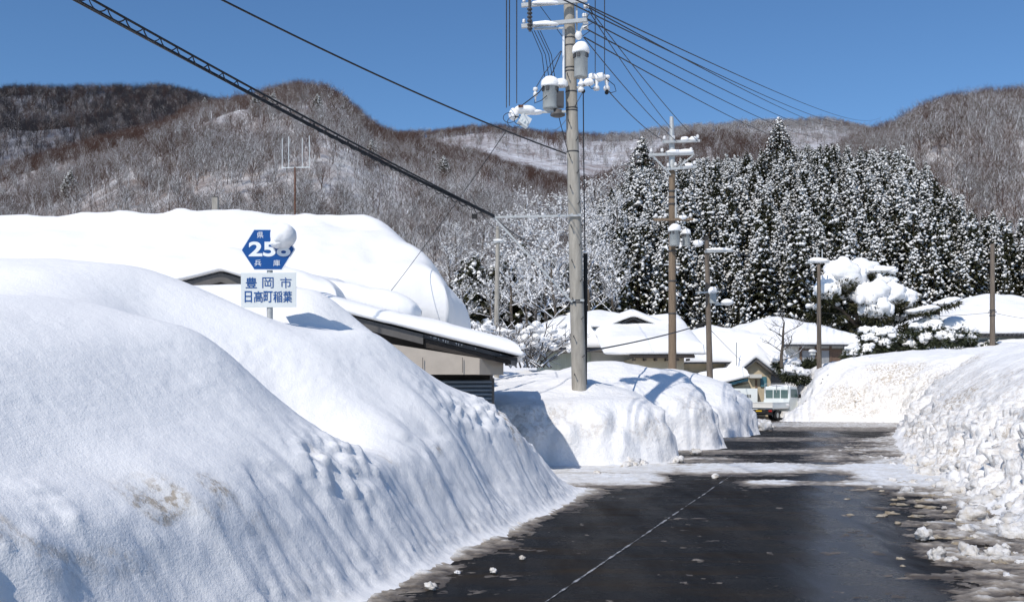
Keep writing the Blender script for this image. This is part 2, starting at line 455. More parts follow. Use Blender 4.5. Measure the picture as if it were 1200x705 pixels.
# ------------------------------------------------------------------ the high bank beside the camera
def left_bank():
    ds = [-.5, -.2, 0, .3, .65, 1.2, 2.0, 3.0, 4.0, 6.0, 9.0, 14.0]
    T = {
     -2.0: [-.1, -.02, .05, .35, .85, 1.20, 1.7, 2.1, 2.3, 2.4, 2.0, 1.5],
     4.0:  [-.1, -.02, .05, .35, .85, 1.20, 1.7, 2.1, 2.3, 2.4, 2.0, 1.5],
     6.0:  [-.1, -.02, .05, .36, .88, 1.22, 1.85, 2.2, 2.35, 2.4, 2.0, 1.5],
     7.4:  [-.1, -.02, .05, .40, .92, 1.35, 2.02, 2.33, 2.42, 2.45, 2.1, 1.5],
     8.5:  [-.1, -.02, .05, .42, .96, 1.45, 2.14, 2.45, 2.48, 2.5, 2.2, 1.6],
     9.2:  [-.1, -.02, .05, .42, .95, 1.38, 1.98, 2.40, 2.62, 2.7, 2.3, 1.8],
     10.0: [-.1, -.02, .05, .42, .95, 1.22, 1.66, 2.28, 2.82, 2.95, 2.5, 2.0],
     11.0: [-.1, -.02, .05, .42, 1.0, 1.52, 2.22, 2.66, 2.97, 3.10, 2.6, 2.0],
     12.0: [-.1, -.02, .05, .45, 1.1, 1.78, 2.34, 2.48, 2.62, 2.66, 2.4, 2.0],
     12.9: [-.1, -.02, .05, .46, 1.10, 1.66, 2.30, 2.96, 3.02, 3.0, 2.6, 2.0],
     13.7: [-.1, -.02, .05, .46, 1.05, 1.55, 1.80, 2.30, 2.55, 2.6, 2.3, 1.9],
     14.5: [-.1, -.02, .05, .40, .88, 1.25, 1.40, 1.50, 1.6, 1.7, 1.7, 1.7],
     15.4: [-.1, -.02, .03, .26, .54, .74, .85, .98, 1.15, 1.5, 1.6, 1.6],
     16.2: [-.1, -.03, .00, .07, .17, .26, .35, .6, .95, 1.4, 1.5, 1.5],
     17.2: [-.12, -.08, -.06, -.05, -.04, .0, .12, .45, .9, 1.4, 1.5, 1.5],
     20.0: [-.12, -.08, -.06, -.05, -.04, .0, .12, .45, .9, 1.4, 1.5, 1.5]}
    yk = np.array(sorted(T)); tab = np.array([T[k] for k in yk])
    ys = np.concatenate([np.arange(-2, 4.5, .12), np.arange(4.5, 17.3, .030), np.arange(17.3, 20, .1)])
    dq = np.concatenate([np.arange(-.5, 2.4, .026), np.arange(2.4, 6, .06), np.arange(6, 14.1, .25)])
    rows = np.array([pchip(ds, r, dq) for r in tab])
    Z = np.empty((len(ys), len(dq)))
    for j in range(len(dq)): Z[:, j] = pchip(yk, rows[:, j], ys)
    # the lip wanders in and out along the road in scallops
    wob = .17 * fbm(ys * .8, ys * 0, seed=14, o=2) + .14 * (np.abs(fbm(ys * 1.25 + 4, ys * 0, seed=15, o=2)) - .25)
    for i in range(len(ys)):
        win = np.exp(-((dq - .75) / .55) ** 2) * (dq > 0)
        Z[i] = np.interp(dq + wob[i] * win * sstep(-.0, .35, dq), dq, Z[i])
    Y, D = np.meshgrid(ys, dq, indexing='ij')
    edge = left_edge(Y) + (.10 * fbm(Y * .9, Y * 0, seed=8) + .05 * fbm(Y * 4, Y * 0, seed=9)) * (1 - sstep(.1, .9, D))
    X = edge - D
    fade = sstep(-.15, .15, D)
    # soft drift undulation on top, flutes where the wall breaks off, clods on the lip
    Z = Z + .07 * fbm(X * .45, Y * .45, seed=20) * sstep(.8, 2, D)
    Z = Z + .018 * fbm(X * 1.1, Y * 1.1, seed=21, o=2) * sstep(.4, 1.2, D)
    Z = Z + .16 * np.exp(-((Y - 8.8 - .25 * (D - 1.7)) / .55) ** 2 - ((D - 1.75) / .6) ** 2) - .30 * np.exp(-((Y - 9.95 - .3 * (D - 1.5)) / .42) ** 2 - ((D - 1.55) / .55) ** 2)
    u = Y * 1.0 + D * .55
    fl = 1 - np.abs(fbm(u * 1.15, D * .25, seed=31, o=3)) * 2
    win = sstep(.25, .6, D) * (1 - sstep(.85, 1.45, D))
    Z = Z + .05 * fl * win * (.25 + .75 * sstep(9.0, 10.8, Y)) * (1 - .8 * sstep(14, 16, Y))
    # long rib running down from the knob above the garage
    ridge_u = (Y - 12.1) - .55 * (1.7 - D)
    Z = Z + .10 * np.exp(-(ridge_u / .34) ** 2) * sstep(.35, .9, D) * (1 - sstep(1.7, 2.1, D))
    Z = Z + .03 * np.exp(-((Y - 11.9) / .5) ** 2 - ((D - 1.75) / .4) ** 2)
    Z = Z - .10 * np.exp(-((Y - 12.6) / .35) ** 2 - ((D - 2.3) / .3) ** 2)
    # slide mark
    def disp(x, y, z, n):
        steep = 1 - n[..., 2]
        lip = np.exp(-((D - .78) / .24) ** 2)
        cl = np.clip(.62 - worley(x * 5.2, y * 5.2, z * 5.2, 41), -.15, .6) + .6 * np.clip(.6 - worley(x * 11, y * 11, z * 11, 43), -.1, .6)
        clod = np.exp(-((D - .78 - .25 * fbm(y * .9, y * 0, seed=45, o=2)) / .26) ** 2) * sstep(-.05, .45, fbm(y * .9, D * .8, seed=44, o=3)) * .12 * cl
        wall = sstep(.15, .5, steep) * (.013 * fbm(x * 5, y * 5, z * 3, 42, 4) + .014 * np.clip(.55 - worley(x * 5, y * 5, z * 5, 46), 0, .5))
        hole = sstep(.22, .42, fbm(y * 1.7, z * 2.3, seed=47, o=3)) * np.exp(-((D - .62) / .2) ** 2) * .03
        foot = np.exp(-((D - .08) / .16) ** 2) * .05 * np.clip(.6 - worley(x * 9, y * 9, z * 9, 48), 0, .6)
        grain = .006 * fbm(x * 16, y * 16, z * 16, 49, 3, .7) * (.5 + sstep(.1, .4, steep))
        streak = .009 * fbm((y + .8 * z) * 7, D * 1.2, seed=50, o=3) * sstep(.05, .2, D) * (1 - sstep(.55, .8, D))
        return (clod + wall + foot + grain + streak - hole) * fade
    X, Y2, Z = displace_along_normal(X, Y, Z, disp)
    dirt = sstep(.26, .42, fbm(Y * 1.5 + 3.3, Z * 2.0, seed=47, o=4)) * np.exp(-((D - .62) / .16) ** 2) * 1.1
    dirt = dirt + .12 * np.exp(-((D - .1) / .12) ** 2) * sstep(0, .4, fbm(Y * 2.5, D * 3, seed=52))
    dirt = dirt * sstep(4, 6, Y)
    tag(grid_object('snow_bank', X, Y2, Z, M['snow_dirty'], {'dirt': dirt}), kind='structure')
left_bank()

def poly_dist(X, Y, pts):
    best = np.full(X.shape, 1e9); par = np.zeros(X.shape); acc = 0
    for (ax, ay), (bx, by) in zip(pts[:-1], pts[1:]):
        dx, dy = bx - ax, by - ay; L2 = dx * dx + dy * dy
        t = np.clip(((X - ax) * dx + (Y - ay) * dy) / L2, 0, 1)
        d = np.hypot(X - ax - t * dx, Y - ay - t * dy)
        m = d < best; best = np.where(m, d, best); par = np.where(m, acc + t * math.sqrt(L2), par); acc += math.sqrt(L2)
    return best, par

def inside(X, Y, poly):
    r = np.zeros(X.shape, bool); n = len(poly)
    for i in range(n):
        (ax, ay), (bx, by) = poly[i], poly[(i + 1) % n]
        c = (ay > Y) != (by > Y)
        xx = ax + (Y - ay) * (bx - ax) / ((by - ay) if by != ay else 1e-9)
        r ^= c & (X < xx)
    return r

def right_bank():
    poly = RF + [(140, 90), (140, -6)]
    ys = np.concatenate([np.arange(-2, 6, .3), np.geomspace(6, 46, 560), np.arange(46.06, 53, .05), np.geomspace(53.1, 62, 40), np.arange(62.3, 84, .6)])
    us = np.concatenate([np.arange(.18, .42, .0026), np.arange(.42, .66, .0034), np.geomspace(.664, 1.6, 40)])
    Y, U = np.meshgrid(ys, us, indexing='ij')
    X = 1.5 + U * (Y + 1.5) 
    wob = (.35 + .35 * sstep(40, 46, Y)) * fbm(X * .7, Y * .7, seed=60, o=4)
    d0, s = poly_dist(X, Y, RF)
    d = np.where(inside(X, Y, poly), d0, -d0) + wob * sstep(0, 2, d0 + .6)
    far = sstep(24, 44, Y)
    near_p = pchip([-3, -.3, 0, .5, 1.0, 1.85, 3.3, 5.0, 8, 16, 60], [-.4, -.06, .02, .28, .85, 1.62, 2.42, 2.8, 3.1, 3.2, 3.4], d)
    far_p = pchip([-3, -.3, 0, .5, 1.2, 2.2, 3.6, 6, 10, 20, 60], [-.5, -.08, .02, .7, 1.7, 2.75, 3.25, 3.55, 3.9, 4.2, 4.4], d)
    mid_p = pchip([-3, -.3, 0, .5, 1.2, 2.0, 2.8, 4.2, 8, 14, 60], [-.4, -.06, .02, .55, 1.75, 2.5, 3.0, 3.35, 3.7, 3.9, 4.2], d)
    side = 1 - sstep(56, 62, s); mw = sstep(25, 42, Y) * side
    near_p = near_p * (1 - mw) + mid_p * mw; far = far * (1 - side)
    Z = near_p * (1 - far) + far_p * far
    body = sstep(.2, 2, d)
    Z = Z + body * (.22 * fbm(X * .35, Y * .35, seed=61) + .10 * fbm(X * 1.1, Y * 1.1, seed=62))
    # ground rises behind the end wall
    Z = Z + .9 * sstep(54, 66, Y) * sstep(2, 8, d) * sstep(.3, .5, U)
    Z = Z * (1 - .55 * np.exp(-((X - 14.6) / 1.3) ** 2) * sstep(48.5, 51, Y))
    # scraped vertical bite by the plough near the camera side
    def disp(x, y, z, n):
        st = sstep(.10, .45, 1 - n[..., 2])
        b = sstep(-.05, .35, d)
        f1 = 2.0 - .9 * far
        big = np.clip(.60 - worley(x * f1 * .8, y * f1 * .8, z * f1 * .8, 63), -.15, .6)
        mid = np.clip(.62 - worley(x * 3.6, y * 3.6, z * 3.6, 64), -.1, .6)
        sml = np.clip(.62 - worley(x * 8, y * 8, z * 8, 65), -.1, .6)
        lowd = sstep(-.1, .2, d) * (1 - sstep(.9, 1.8, d)) * (1 - .6 * far)
        m = sstep(-.2, .35, fbm(x * .7, y * .7, z * .7, seed=66, o=3))
        gouge = .05 * np.sin((z * 2.2 + y * 1.3 + 1.2 * fbm(x, y, z, seed=69, o=2)) * 9) * sstep(.8, 1.4, d) * (1 - sstep(2.0, 2.6, d)) * (1 - sstep(16, 24, y))
        return b * (st * ((.34 - .2 * far) * big * (.3 + .7 * m) + (.17 - .05 * far) * mid + .06 * sml + far * (.55 * np.clip(.6 - worley(x * .8, y * .8, z * 1.0, 59), -.25, .6) + .16 * np.clip(.6 - worley(x * 2.1, y * 2.1, z * 2.1, 58), -.2, .6) + .12 * fbm(x * .9, y * .9, z * 1.3, 57, 5)) + .05 * fbm(x * 2.4, y * 2.4, z * 2.4, 67, 4))
                    + lowd * (.38 * mid + .20 * sml) * (.5 + .5 * m) + gouge * .5 + .012 * fbm(x * 5, y * 5, z * 5, 68, 3))
    X2, Y2, Z2 = displace_along_normal(X, Y, Z, disp)
    dirt = (.22 + .22 * (1 - far) + sstep(.05, .38, fbm(X * .55 + 4, Y * .55, Z * .8, seed=70, o=4)) * (.7 - .35 * far)) * sstep(.15, .5, d) * (1 - sstep(2.0, 3.2, d))
    dirt = dirt + .45 * (1 - sstep(.1, .7, d)) * sstep(-.1, .4, fbm(X * 1.2, Y * 1.2, seed=71))
    spot = np.exp(-((X - (1140 - 600) / F * 47.5 + 0) / 2.2) ** 2 - ((Z - 2.0) / .35) ** 2) * sstep(40, 44, Y)
    dirt = dirt * (1 - .35 * far) + spot * .9
    tag(grid_object('snow_bank', X2, Y2, Z2, M['snow_rough'], {'dirt': np.clip(dirt, 0, 1.3)}), kind='structure')
right_bank()

# ------------------------------------------------------------------ heaped snow beyond the driveway
LF = [(-14, 19.9), (-3, 20.2), (.2, 20.7), (1.7, 21.1), (3.2, 21.6), (3.75, 22.2), (3.95, 23.6), (3.8, 25.4), (4.3, 26.4), (5.4, 26.9), (5.95, 27.7), (6.2, 29.4), (6.1, 31.6), (6.5, 33.0), (8.0, 34.0), (8.7, 36.0), (9.2, 39.5),
      (9.8, 43), (10.5, 47), (11.0, 51), (12.6, 56), (14.5, 62), (17, 70)]
MOUNDS = [(1.5, 24.4, 2.0, 1.9, .45), (3.2, 30.0, 2.5, 2.2, 1.0), (.2, 28.5, 3.5, 3.0, .15), (5.2, 30.0, 1.2, 1.4, .25), (7.0, 38.2, 1.8, 2.4, .70), (9.2, 41.6, 1.3, 2.0, -.1), (-1.0, 33, 4, 4, .1), (3.5, 37, 4.0, 3.5, .5)]
def heap_profile(X, Y):
    poly = LF + [(17, 110), (-90, 110), (-90, 19.6)]
    d0, s = poly_dist(X, Y, LF)
    d = np.where(inside(X, Y, poly), d0, -d0)
    H = 1.45 + 0 * X
    for mx, my, rx, ry, a in MOUNDS:
        H = H + a * np.exp(-((X - mx) / rx) ** 2 - ((Y - my) / ry) ** 2)
    H = H + .45 * sstep(33, 40, Y) * sstep(1, 5, d) + .5 * sstep(42, 46, Y) * sstep(.5, 3, d) + .4 * sstep(48, 62, Y) * sstep(.5, 4, d) + 1.0 * sstep(56, 75, Y)
    H = H - .35 * np.exp(-((Y - 26.2) / .9) ** 2) * sstep(1.5, 3, X) * (1 - sstep(2.0, 3.5, d))
    H = H - .45 * np.exp(-((Y - 33.4) / 1.2) ** 2) * sstep(3.5, 5, X)
    return d, H
def left_heap():
    ys = np.concatenate([np.geomspace(18.8, 48, 430), np.geomspace(48.2, 110, 120)])
    us = np.concatenate([-np.geomspace(1.6, .07, 50), np.arange(-.068, .30, .0026)])
    Y, U = np.meshgrid(ys, us, indexing='ij'); X = U * Y
    d, H = heap_profile(X, Y)
    d = d + .38 * fbm(X * .55, Y * .55, seed=80, o=4)
    k = np.where(d > 0, 1 - (1 - np.clip(d / 1.35, 0, 1)) ** 3.6, 0)
    k = .93 * k + .07 * sstep(1.2, 4, d)
    Z = H * k + np.where(d <= 0, np.maximum(d * .4, -.25), 0) + .02
    Z = Z + sstep(.5, 2.2, d) * (.20 * fbm(X * .5, Y * .5, seed=81) + .06 * fbm(X * 1.2, Y * 1.2, seed=79) + .02 * fbm(X * 2, Y * 2, seed=82))
    def disp(x, y, z, n):
        st = sstep(.12, .5, 1 - n[..., 2]); b = sstep(-.1, .3, d)
        rough = .75 + .45 * sstep(30, 36, y)
        return b * st * (rough * .36 * np.clip(.6 - worley(x * 1.7, y * 1.7, z * 1.7, 83), -.2, .6) + rough * .10 * np.clip(.6 - worley(x * 6, y * 6, z * 6, 84), -.1, .6)
                         + .11 * fbm(x * 1.5, y * 1.5, z * 1.5, 85, 4)) + .006 * fbm(x * 8, y * 8, z * 8, 86, 2)
    X2, Y2, Z2 = displace_along_normal(X, Y, Z, disp)
    dirt = sstep(.15, .4, fbm(X * .8, Y * .8, Z, seed=87)) * sstep(0, .3, d) * (1 - sstep(1, 1.6, d)) * .4
    tag(grid_object('snow_bank', X2, Y2, Z2, M['snow_rough'], {'dirt': dirt}), kind='structure')
left_heap()
def heap_z(x, y):
    d, H = heap_profile(np.array([float(x)]), np.array([float(y)]))
    k = 1 - (1 - min(max(d[0] / 1.35, 0), 1)) ** 3.6
    return float(H[0] * k)

# ------------------------------------------------------------------ slush lying on the road
def slush():
    ys = np.geomspace(6.0, 52, 760); n = 300
    us = np.linspace(0, 1, n)
    L = np.where(ys < 16, left_edge(ys) - .5, np.interp(ys, [16, 17.5, 19, 21, 26, 30, 36, 43, 52], [.7, -3, -4, 0, 3.2, 5.6, 7.6, 10, 11.2]))
    R = np.where(ys < 45, right_foot(ys) + .8, 19)
    Y, U = np.meshgrid(ys, us, indexing='ij'); X = L[:, None] + (R - L)[:, None] * U
    dl = X - left_edge(Y)                       # distance from the bank
    dr = right_foot(Y) - X                      # distance from the other bank
    nz = fbm(X * 3, Y * 2.0, seed=90, o=5); ns = fbm(X * .6, Y * 3.2, seed=91, o=5); nf = fbm(X * 9, Y * 9, seed=92, o=4, g=.7)
    e1 = (.036 - .060 * dl / .62) * (1 - sstep(15.6, 17, Y)) + .030 * nz + .022 * nf
    e1 = np.where(Y < 16.8, e1, -1)
    e2 = .040 - .036 * np.clip(dr, 0, 9) / (.95 + .6 * vnoise(Y * .35, Y * 0, seed=93)) + .060 * fbm(X * 1.6, Y * 2.4, seed=94, o=4) + .034 * nf
    e2 = np.where(Y < 46, e2, -1)
    px = 600 + X * F / Y; py = HY + CAMH * F / Y
    def strip(y0, wdt, amp, xa, xb, sd):
        return amp * np.exp(-((py - y0) / wdt) ** 2) * sstep(xa - 30, xa + 30, px) * (1 - sstep(xb - 20, xb + 40, px)) + .022 * fbm(X * .5, Y * 2.6, seed=sd, o=5) - .018
    b1 = strip(549, 8, .075, 640, 1130, 101)
    b2 = strip(566, 4, .060, 870, 1130, 102)
    b3 = strip(555, 18, .085, 1000, 1160, 103)
    b4 = strip(562, 9, .08, 630, 770, 104)
    b5 = strip(529, 3, .045, 780, 960, 105); b6 = strip(503, 2.5, .040, 860, 1080, 106); b7 = strip(514, 2.5, .040, 820, 1000, 107); b8 = strip(520, 8, .06, 1030, 1110, 108)
    tr = strip(535, 13, .055, 950, 985, 109); b9 = strip(498, 3.5, .10, 890, 1080, 111); b10 = strip(538, 3, .045, 690, 860, 113)
    band = np.maximum.reduce([b1, b2, b3, b4, b5, b6, b7, b8, b9, b10, tr])
    rut = np.exp(-((px - (965 - (py - 550) * .6)) / 30) ** 2) * .03 + np.exp(-((px - (800 - (py - 550) * 1.2)) / 22) ** 2) * .012
    band = band - rut * (py > 541) + .016 * nf
    spots = .030 * (fbm(X * 4.6, Y * 2.4, seed=110, o=5, g=.6) - .56) - .001
    h = np.maximum.reduce([e1, e2, band, spots])
    h = np.minimum(h, .05 + .05 * np.clip(h - .05, 0, 1))
    lump = np.clip(.6 - worley(X * 7, Y * 7, Y * 0, 112), 0, .6)
    h = np.where(h > 0, h * (.7 + 1.1 * lump), h)
    thick = sstep(.0, .045, h)
    white = np.maximum(sstep(.004, .03, np.maximum.reduce([b1, b2, b3, b4])) * .62, sstep(.30, -.25, dl) * (Y < 16.5))
    dirt = .98 - .55 * thick - .45 * white + .12 * nz
    Z = np.clip(h, -.012, .12)
    tag(grid_object('slush', X, Y, Z, M['slush'], {'dirt': np.clip(dirt, 0, 1)}), kind='structure')
slush()

# ------------------------------------------------------------------ broken snow beside the roadway
def chunks():
    protos = []
    for k in range(7):
        mb = MB().smooth(False); rr = random.Random(k)
        mb.s = True
        mb.blob((0, 0, 0), (1, rr.uniform(.6, 1), rr.uniform(.5, .8)), .75, 2.1, 300 + k, 22, 14, flat=.6)
        protos.append(mb.mesh('snow_chunk', M['chunk']))
    brown = []
    for k in range(4):
        mb = MB().smooth(False); mb.s = True; mb.blob((0, 0, 0), (1, .9, .7), .8, 2.2, 340 + k, 20, 12, flat=.4); brown.append(mb.mesh('slush_lump', M['chunk_brown']))
    r = random.Random(5); n = 0
    def put(x, y, s, z, label, group):
        nonlocal n
        o = bpy.data.objects.new('snow_chunk', protos[n % 7]); COL.objects.link(o); n += 1
        o.location = (x, y, z); o.scale = (s, s, s); o.rotation_euler = (r.uniform(-.3, .3), r.uniform(-.3, .3), r.uniform(0, 6.3))
        tag(o, label, 'snow chunk', group)
    g1 = 'snow chunks along the foot of the ploughed bank'
    for k in range(150):
        y = 8.2 + (r.random() ** 1.5) * 17
        off = r.gauss(.05, .42)
        s = min(.17, .035 + r.expovariate(16)) * (1 if off < .3 else .6)
        put(float(right_foot(y)) - off, y, s, .0 + s * .25 + max(0, -off) * .5, 'broken lump of dirty white snow at the foot of the ploughed bank', g1)
    for px, py, s in ((1135, 653, .13), (1165, 655, .10), (1115, 580, .13), (1083, 632, .10), (1063, 578, .10), (1098, 655, .09)):
        p = P(px, py, CAMH * F / (py - HY)); put(p.x, p.y, s, .05, 'pale rounded snow lump lying out on the wet asphalt', 'larger snow lumps on the asphalt')
    gs = 'brown slush lumps out on the wet asphalt'
    for k in range(75):
        y = 9.2 + r.random() ** 1.3 * 8.5; off = abs(r.gauss(.55, .5)); s = r.uniform(.025, .085) * (1 - .25 * off)
        o = bpy.data.objects.new('slush_lump', brown[k % 4]); COL.objects.link(o); o.location = (float(right_foot(y)) - off, y, s * .1); o.scale = (s * r.uniform(1, 2.2), s, s * .75); o.rotation_euler = (0, 0, r.uniform(-.5, .5))
        tag(o, 'flattened lump of brown slush on wet asphalt beside the ploughed bank', 'slush lump', gs)
    g2 = 'snow lumps spilled where the driveway meets the road'
    for px, py, s in ((737, 545, .20), (735, 549, .14), (795, 542, .15), (745, 548, .11), (755, 546, .1), (700, 556, .08), (838, 560, .07), (815, 532, .13)):
        p = P(px, py, CAMH * F / (py - HY)); put(p.x, p.y, s, s * .4, 'clean white snow lump in front of the heaped snow by the driveway', g2)
    g3 = 'snow lumps at the bend near the truck'
    for px, py, s in ((891, 504, .42), (860, 507, .40), (879, 499, .38), (850, 509, .25), (905, 502, .15), (843, 512, .3), (872, 505, .25)):
        p = P(px, py, CAMH * F / (py - HY)); put(p.x, p.y, s, s * .35, 'snow lump on the road edge at the bend behind the truck', g3)
    for px, py, s in ((578, 671, .045), (536, 672, .03), (505, 690, .05), (612, 655, .03)):
        p = P(px, py, CAMH * F / (py - HY)); put(p.x, p.y, s, s * .4, 'small brownish slush lump beside the high smooth bank', 'slush lumps beside the high bank')
chunks()

# ------------------------------------------------------------------ hills
HILLS = {}
def hill(name, ridge, Yb, zb, mat, seed, rough=.05, back=.5, shape=1.25, nx=140, nt=70):
    """ridge: (bearing px, row, distance) of the skyline"""
    px = np.array([r[0] for r in ridge], float); py = np.array([r[1] for r in ridge], float); yd = np.array([r[2] for r in ridge], float)
    def z_at(qx, t):
        yr = np.interp(qx, px, yd); pyq = pchip(px, py, qx)
        zr = CAMH - (pyq - HY) * yr / F
        y = Yb + (yr - Yb) * t
        up = np.clip(t, 0, 1)
        k = np.where(t <= 1, 1 - (1 - up) ** shape, 1 - .9 * (np.clip(t - 1, 0, 9) / back) ** 1.6)
        # spurs and gullies run down the slope
        u = (qx - 600) / F
        x = u * y
        L = (yr - Yb)
        g = .6 * fbm(x / L * 5.5 + .6 * up, y / L * 2.2, seed=seed, o=5) + .55 * (.5 - np.abs(fbm(x / L * 4.2 - .5 * up, y / L * 1.6, seed=seed + 30, o=3)) * 1.6)
        z = zb + (zr - zb) * k + rough * (zr - zb) * g * 2.2 * np.clip(t, 0, 1) * np.clip(.97 - np.clip(t, 0, 1), 0, 1) * 2
        return x, y, z
    qx = np.linspace(px[0], px[-1], nx); ts = np.concatenate([np.linspace(0, 1, nt), 1 + np.linspace(.03, back, 14)])
    T, Q = np.meshgrid(ts, qx, indexing='ij')
    X, Y, Z = z_at(Q, T)
    o = grid_object(name, X, Y, Z, mat); tag(o, kind='structure')
    HILLS[seed] = z_at
    return z_at
H_A = hill('hill', [(-700, 330, 420), (-300, 300, 420), (-100, 255, 420), (0, 222, 420), (60, 203, 425), (130, 178, 430), (180, 164, 440), (230, 141, 450), (260, 136, 455), (300, 132, 460), (350, 122, 465), (375, 125, 465), (410, 145, 460),
                     (440, 169, 450), (470, 182, 440), (500, 188, 430), (530, 200, 425), (560, 204, 420), (590, 219, 415), (620, 240, 405), (660, 270, 390), (720, 320, 360), (800, 380, 330)], 120, 0, M['hill_ground'], 1, .13)
H_B = hill('mountain', [(-900, 250, 830), (-400, 150, 830), (-150, 122, 830), (0, 117, 830), (60, 114, 830), (130, 111, 835), (200, 112, 840), (235, 122, 840), (300, 150, 830), (400, 190, 800), (520, 240, 780)], 430, 40, M['hill_ground_shade'], 2, .14)
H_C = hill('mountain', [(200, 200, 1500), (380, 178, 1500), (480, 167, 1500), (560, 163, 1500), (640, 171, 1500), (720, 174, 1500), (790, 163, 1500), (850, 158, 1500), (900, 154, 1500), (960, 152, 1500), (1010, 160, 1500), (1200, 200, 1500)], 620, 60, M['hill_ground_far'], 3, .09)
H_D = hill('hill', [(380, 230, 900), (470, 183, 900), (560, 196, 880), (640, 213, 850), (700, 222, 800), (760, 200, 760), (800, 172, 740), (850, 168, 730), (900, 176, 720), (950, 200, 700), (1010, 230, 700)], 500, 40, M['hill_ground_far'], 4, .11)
H_R = hill('hill', [(470, 400, 170), (520, 360, 185), (560, 330, 200), (620, 290, 215), (680, 250, 225), (740, 225, 235), (800, 235, 245), (850, 240, 255), (900, 232, 265), (950, 215, 275), (1000, 190, 290), (1040, 172, 300), (1100, 142, 310), (1150, 132, 315),
                     (1200, 128, 320), (1300, 120, 325), (1500, 130, 330), (1900, 170, 330)], 104, 3.2, M['hill_ground'], 5, .06)
# ------------------------------------------------------------------ trees
def limb(mb, a, b, r0, r1, n=4):
    d = (b - a).normalized(); s = d.cross(Vector((0, 0, 1)))
    if s.length < 1e-3: s = Vector((1, 0, 0))
    s.normalize(); u = s.cross(d)
    vs = [p + (s * math.cos(2 * math.pi * k / n + .4) + u * math.sin(2 * math.pi * k / n + .4)) * r for p, r in ((a, r0), (b, r1)) for k in range(n)]
    mb.add(vs, [(k, (k + 1) % n, n + (k + 1) % n, n + k) for k in range(n)], n > 4)

def bare_tree(mb, r, H, spread, levels, kids, rad, trunk_mb=None, n=3, start=.25, up=.35, droop=0.):
    def bend(a, d, L, r0, r1, segs, out, wob):
        pts = [a]; p = a
        for i in range(segs):
            d = (d + Vector((r.gauss(0, wob), r.gauss(0, wob), r.gauss(0, wob * .6) + .06 - droop * .2))).normalized()
            q = p + d * (L / segs)
            limb(out, p, q, r0 + (r1 - r0) * i / segs, r0 + (r1 - r0) * (i + 1) / segs, n)
            pts.append(q); p = q
        return pts, d
    def grow(a, d, L, rr, lv):
        out = mb if lv > 0 or trunk_mb is None else trunk_mb
        pts, d2 = bend(a, d, L, rr, rr * .45, 4 if lv == 0 else (3 if lv < levels else 2), out, .10 if lv == 0 else .20)
        if lv >= levels: return
        k = kids[lv]
        for i in range(k):
            t = (start if lv == 0 else .25) + (1 - (start if lv == 0 else .25)) * (i + r.random()) / k
            f = t * (len(pts) - 1); j = min(int(f), len(pts) - 2); p = pts[j].lerp(pts[j + 1], f - j)
            az = r.uniform(0, 2 * math.pi) if lv > 0 else i * 2.4 + r.uniform(-.4, .4)
            side = Vector((math.cos(az), math.sin(az), up + r.uniform(-.2, .3)))
            nd = (d2 * (.55 if lv else .25) + side * (spread if lv == 0 else .8)).normalized()
            grow(p, nd, L * r.uniform(.42, .62) * (1.15 - .45 * t if lv == 0 else 1), rr * .5 * (1 - .4 * t), lv + 1)
    grow(Vector((0, 0, -.3)), Vector((0, 0, 1)), H * .72, rad, 0)

def wood_protos():
    out = []
    specs = [('bark_shade', 10), ('bark_shade', 11), ('bark_shade', 12), ('bark_bare', 0), ('bark_bare', 1), ('bark_bare', 2), ('bark_half', 3), ('bark_half', 4), ('bark_half', 5), ('bark_snowy', 6), ('bark_snowy', 7), ('bark_snowy', 8)]
    c = bpy.data.collections.new('wood_source')
    for i, (m, sd) in enumerate(specs):
        mb = MB(); r = random.Random(900 + sd)
        bare_tree(mb, r, 10, .62, 3, (11, 6, 4), .13, n=3, start=.2, up=.55)
        o = bpy.data.objects.new('wood_source_%d' % i, mb.mesh('wood_source', M[m])); c.objects.link(o)
    return c
WOOD = wood_protos()

def wood_group(coll):
    g = bpy.data.node_groups.new('wood', 'GeometryNodeTree')
    g.interface.new_socket('Geometry', in_out='INPUT', socket_type='NodeSocketGeometry')
    g.interface.new_socket('Geometry', in_out='OUTPUT', socket_type='NodeSocketGeometry')
    N = g.nodes; L = g.links
    gi = N.new('NodeGroupInput'); go = N.new('NodeGroupOutput')
    ip = N.new('GeometryNodeInstanceOnPoints'); ci = N.new('GeometryNodeCollectionInfo')
    ci.inputs['Collection'].default_value = coll; ci.inputs['Separate Children'].default_value = True; ci.inputs['Reset Children'].default_value = True
    def attr(nm, typ):
        a = N.new('GeometryNodeInputNamedAttribute'); a.data_type = typ; a.inputs['Name'].default_value = nm
        return [s for s in a.outputs if s.name == 'Attribute' and s.enabled][0]
    ip.inputs['Pick Instance'].default_value = True
    L.new(gi.outputs[0], ip.inputs['Points']); L.new(ci.outputs[0], ip.inputs['Instance'])
    L.new(attr('pick', 'INT'), ip.inputs['Instance Index'])
    er = N.new('FunctionNodeEulerToRotation'); L.new(attr('rot', 'FLOAT_VECTOR'), er.inputs[0]); L.new(er.outputs[0], ip.inputs['Rotation'])
    L.new(attr('scl', 'FLOAT_VECTOR'), ip.inputs['Scale']); L.new(ip.outputs[0], go.inputs[0])
    return g
WOOD_GROUP = wood_group(WOOD)

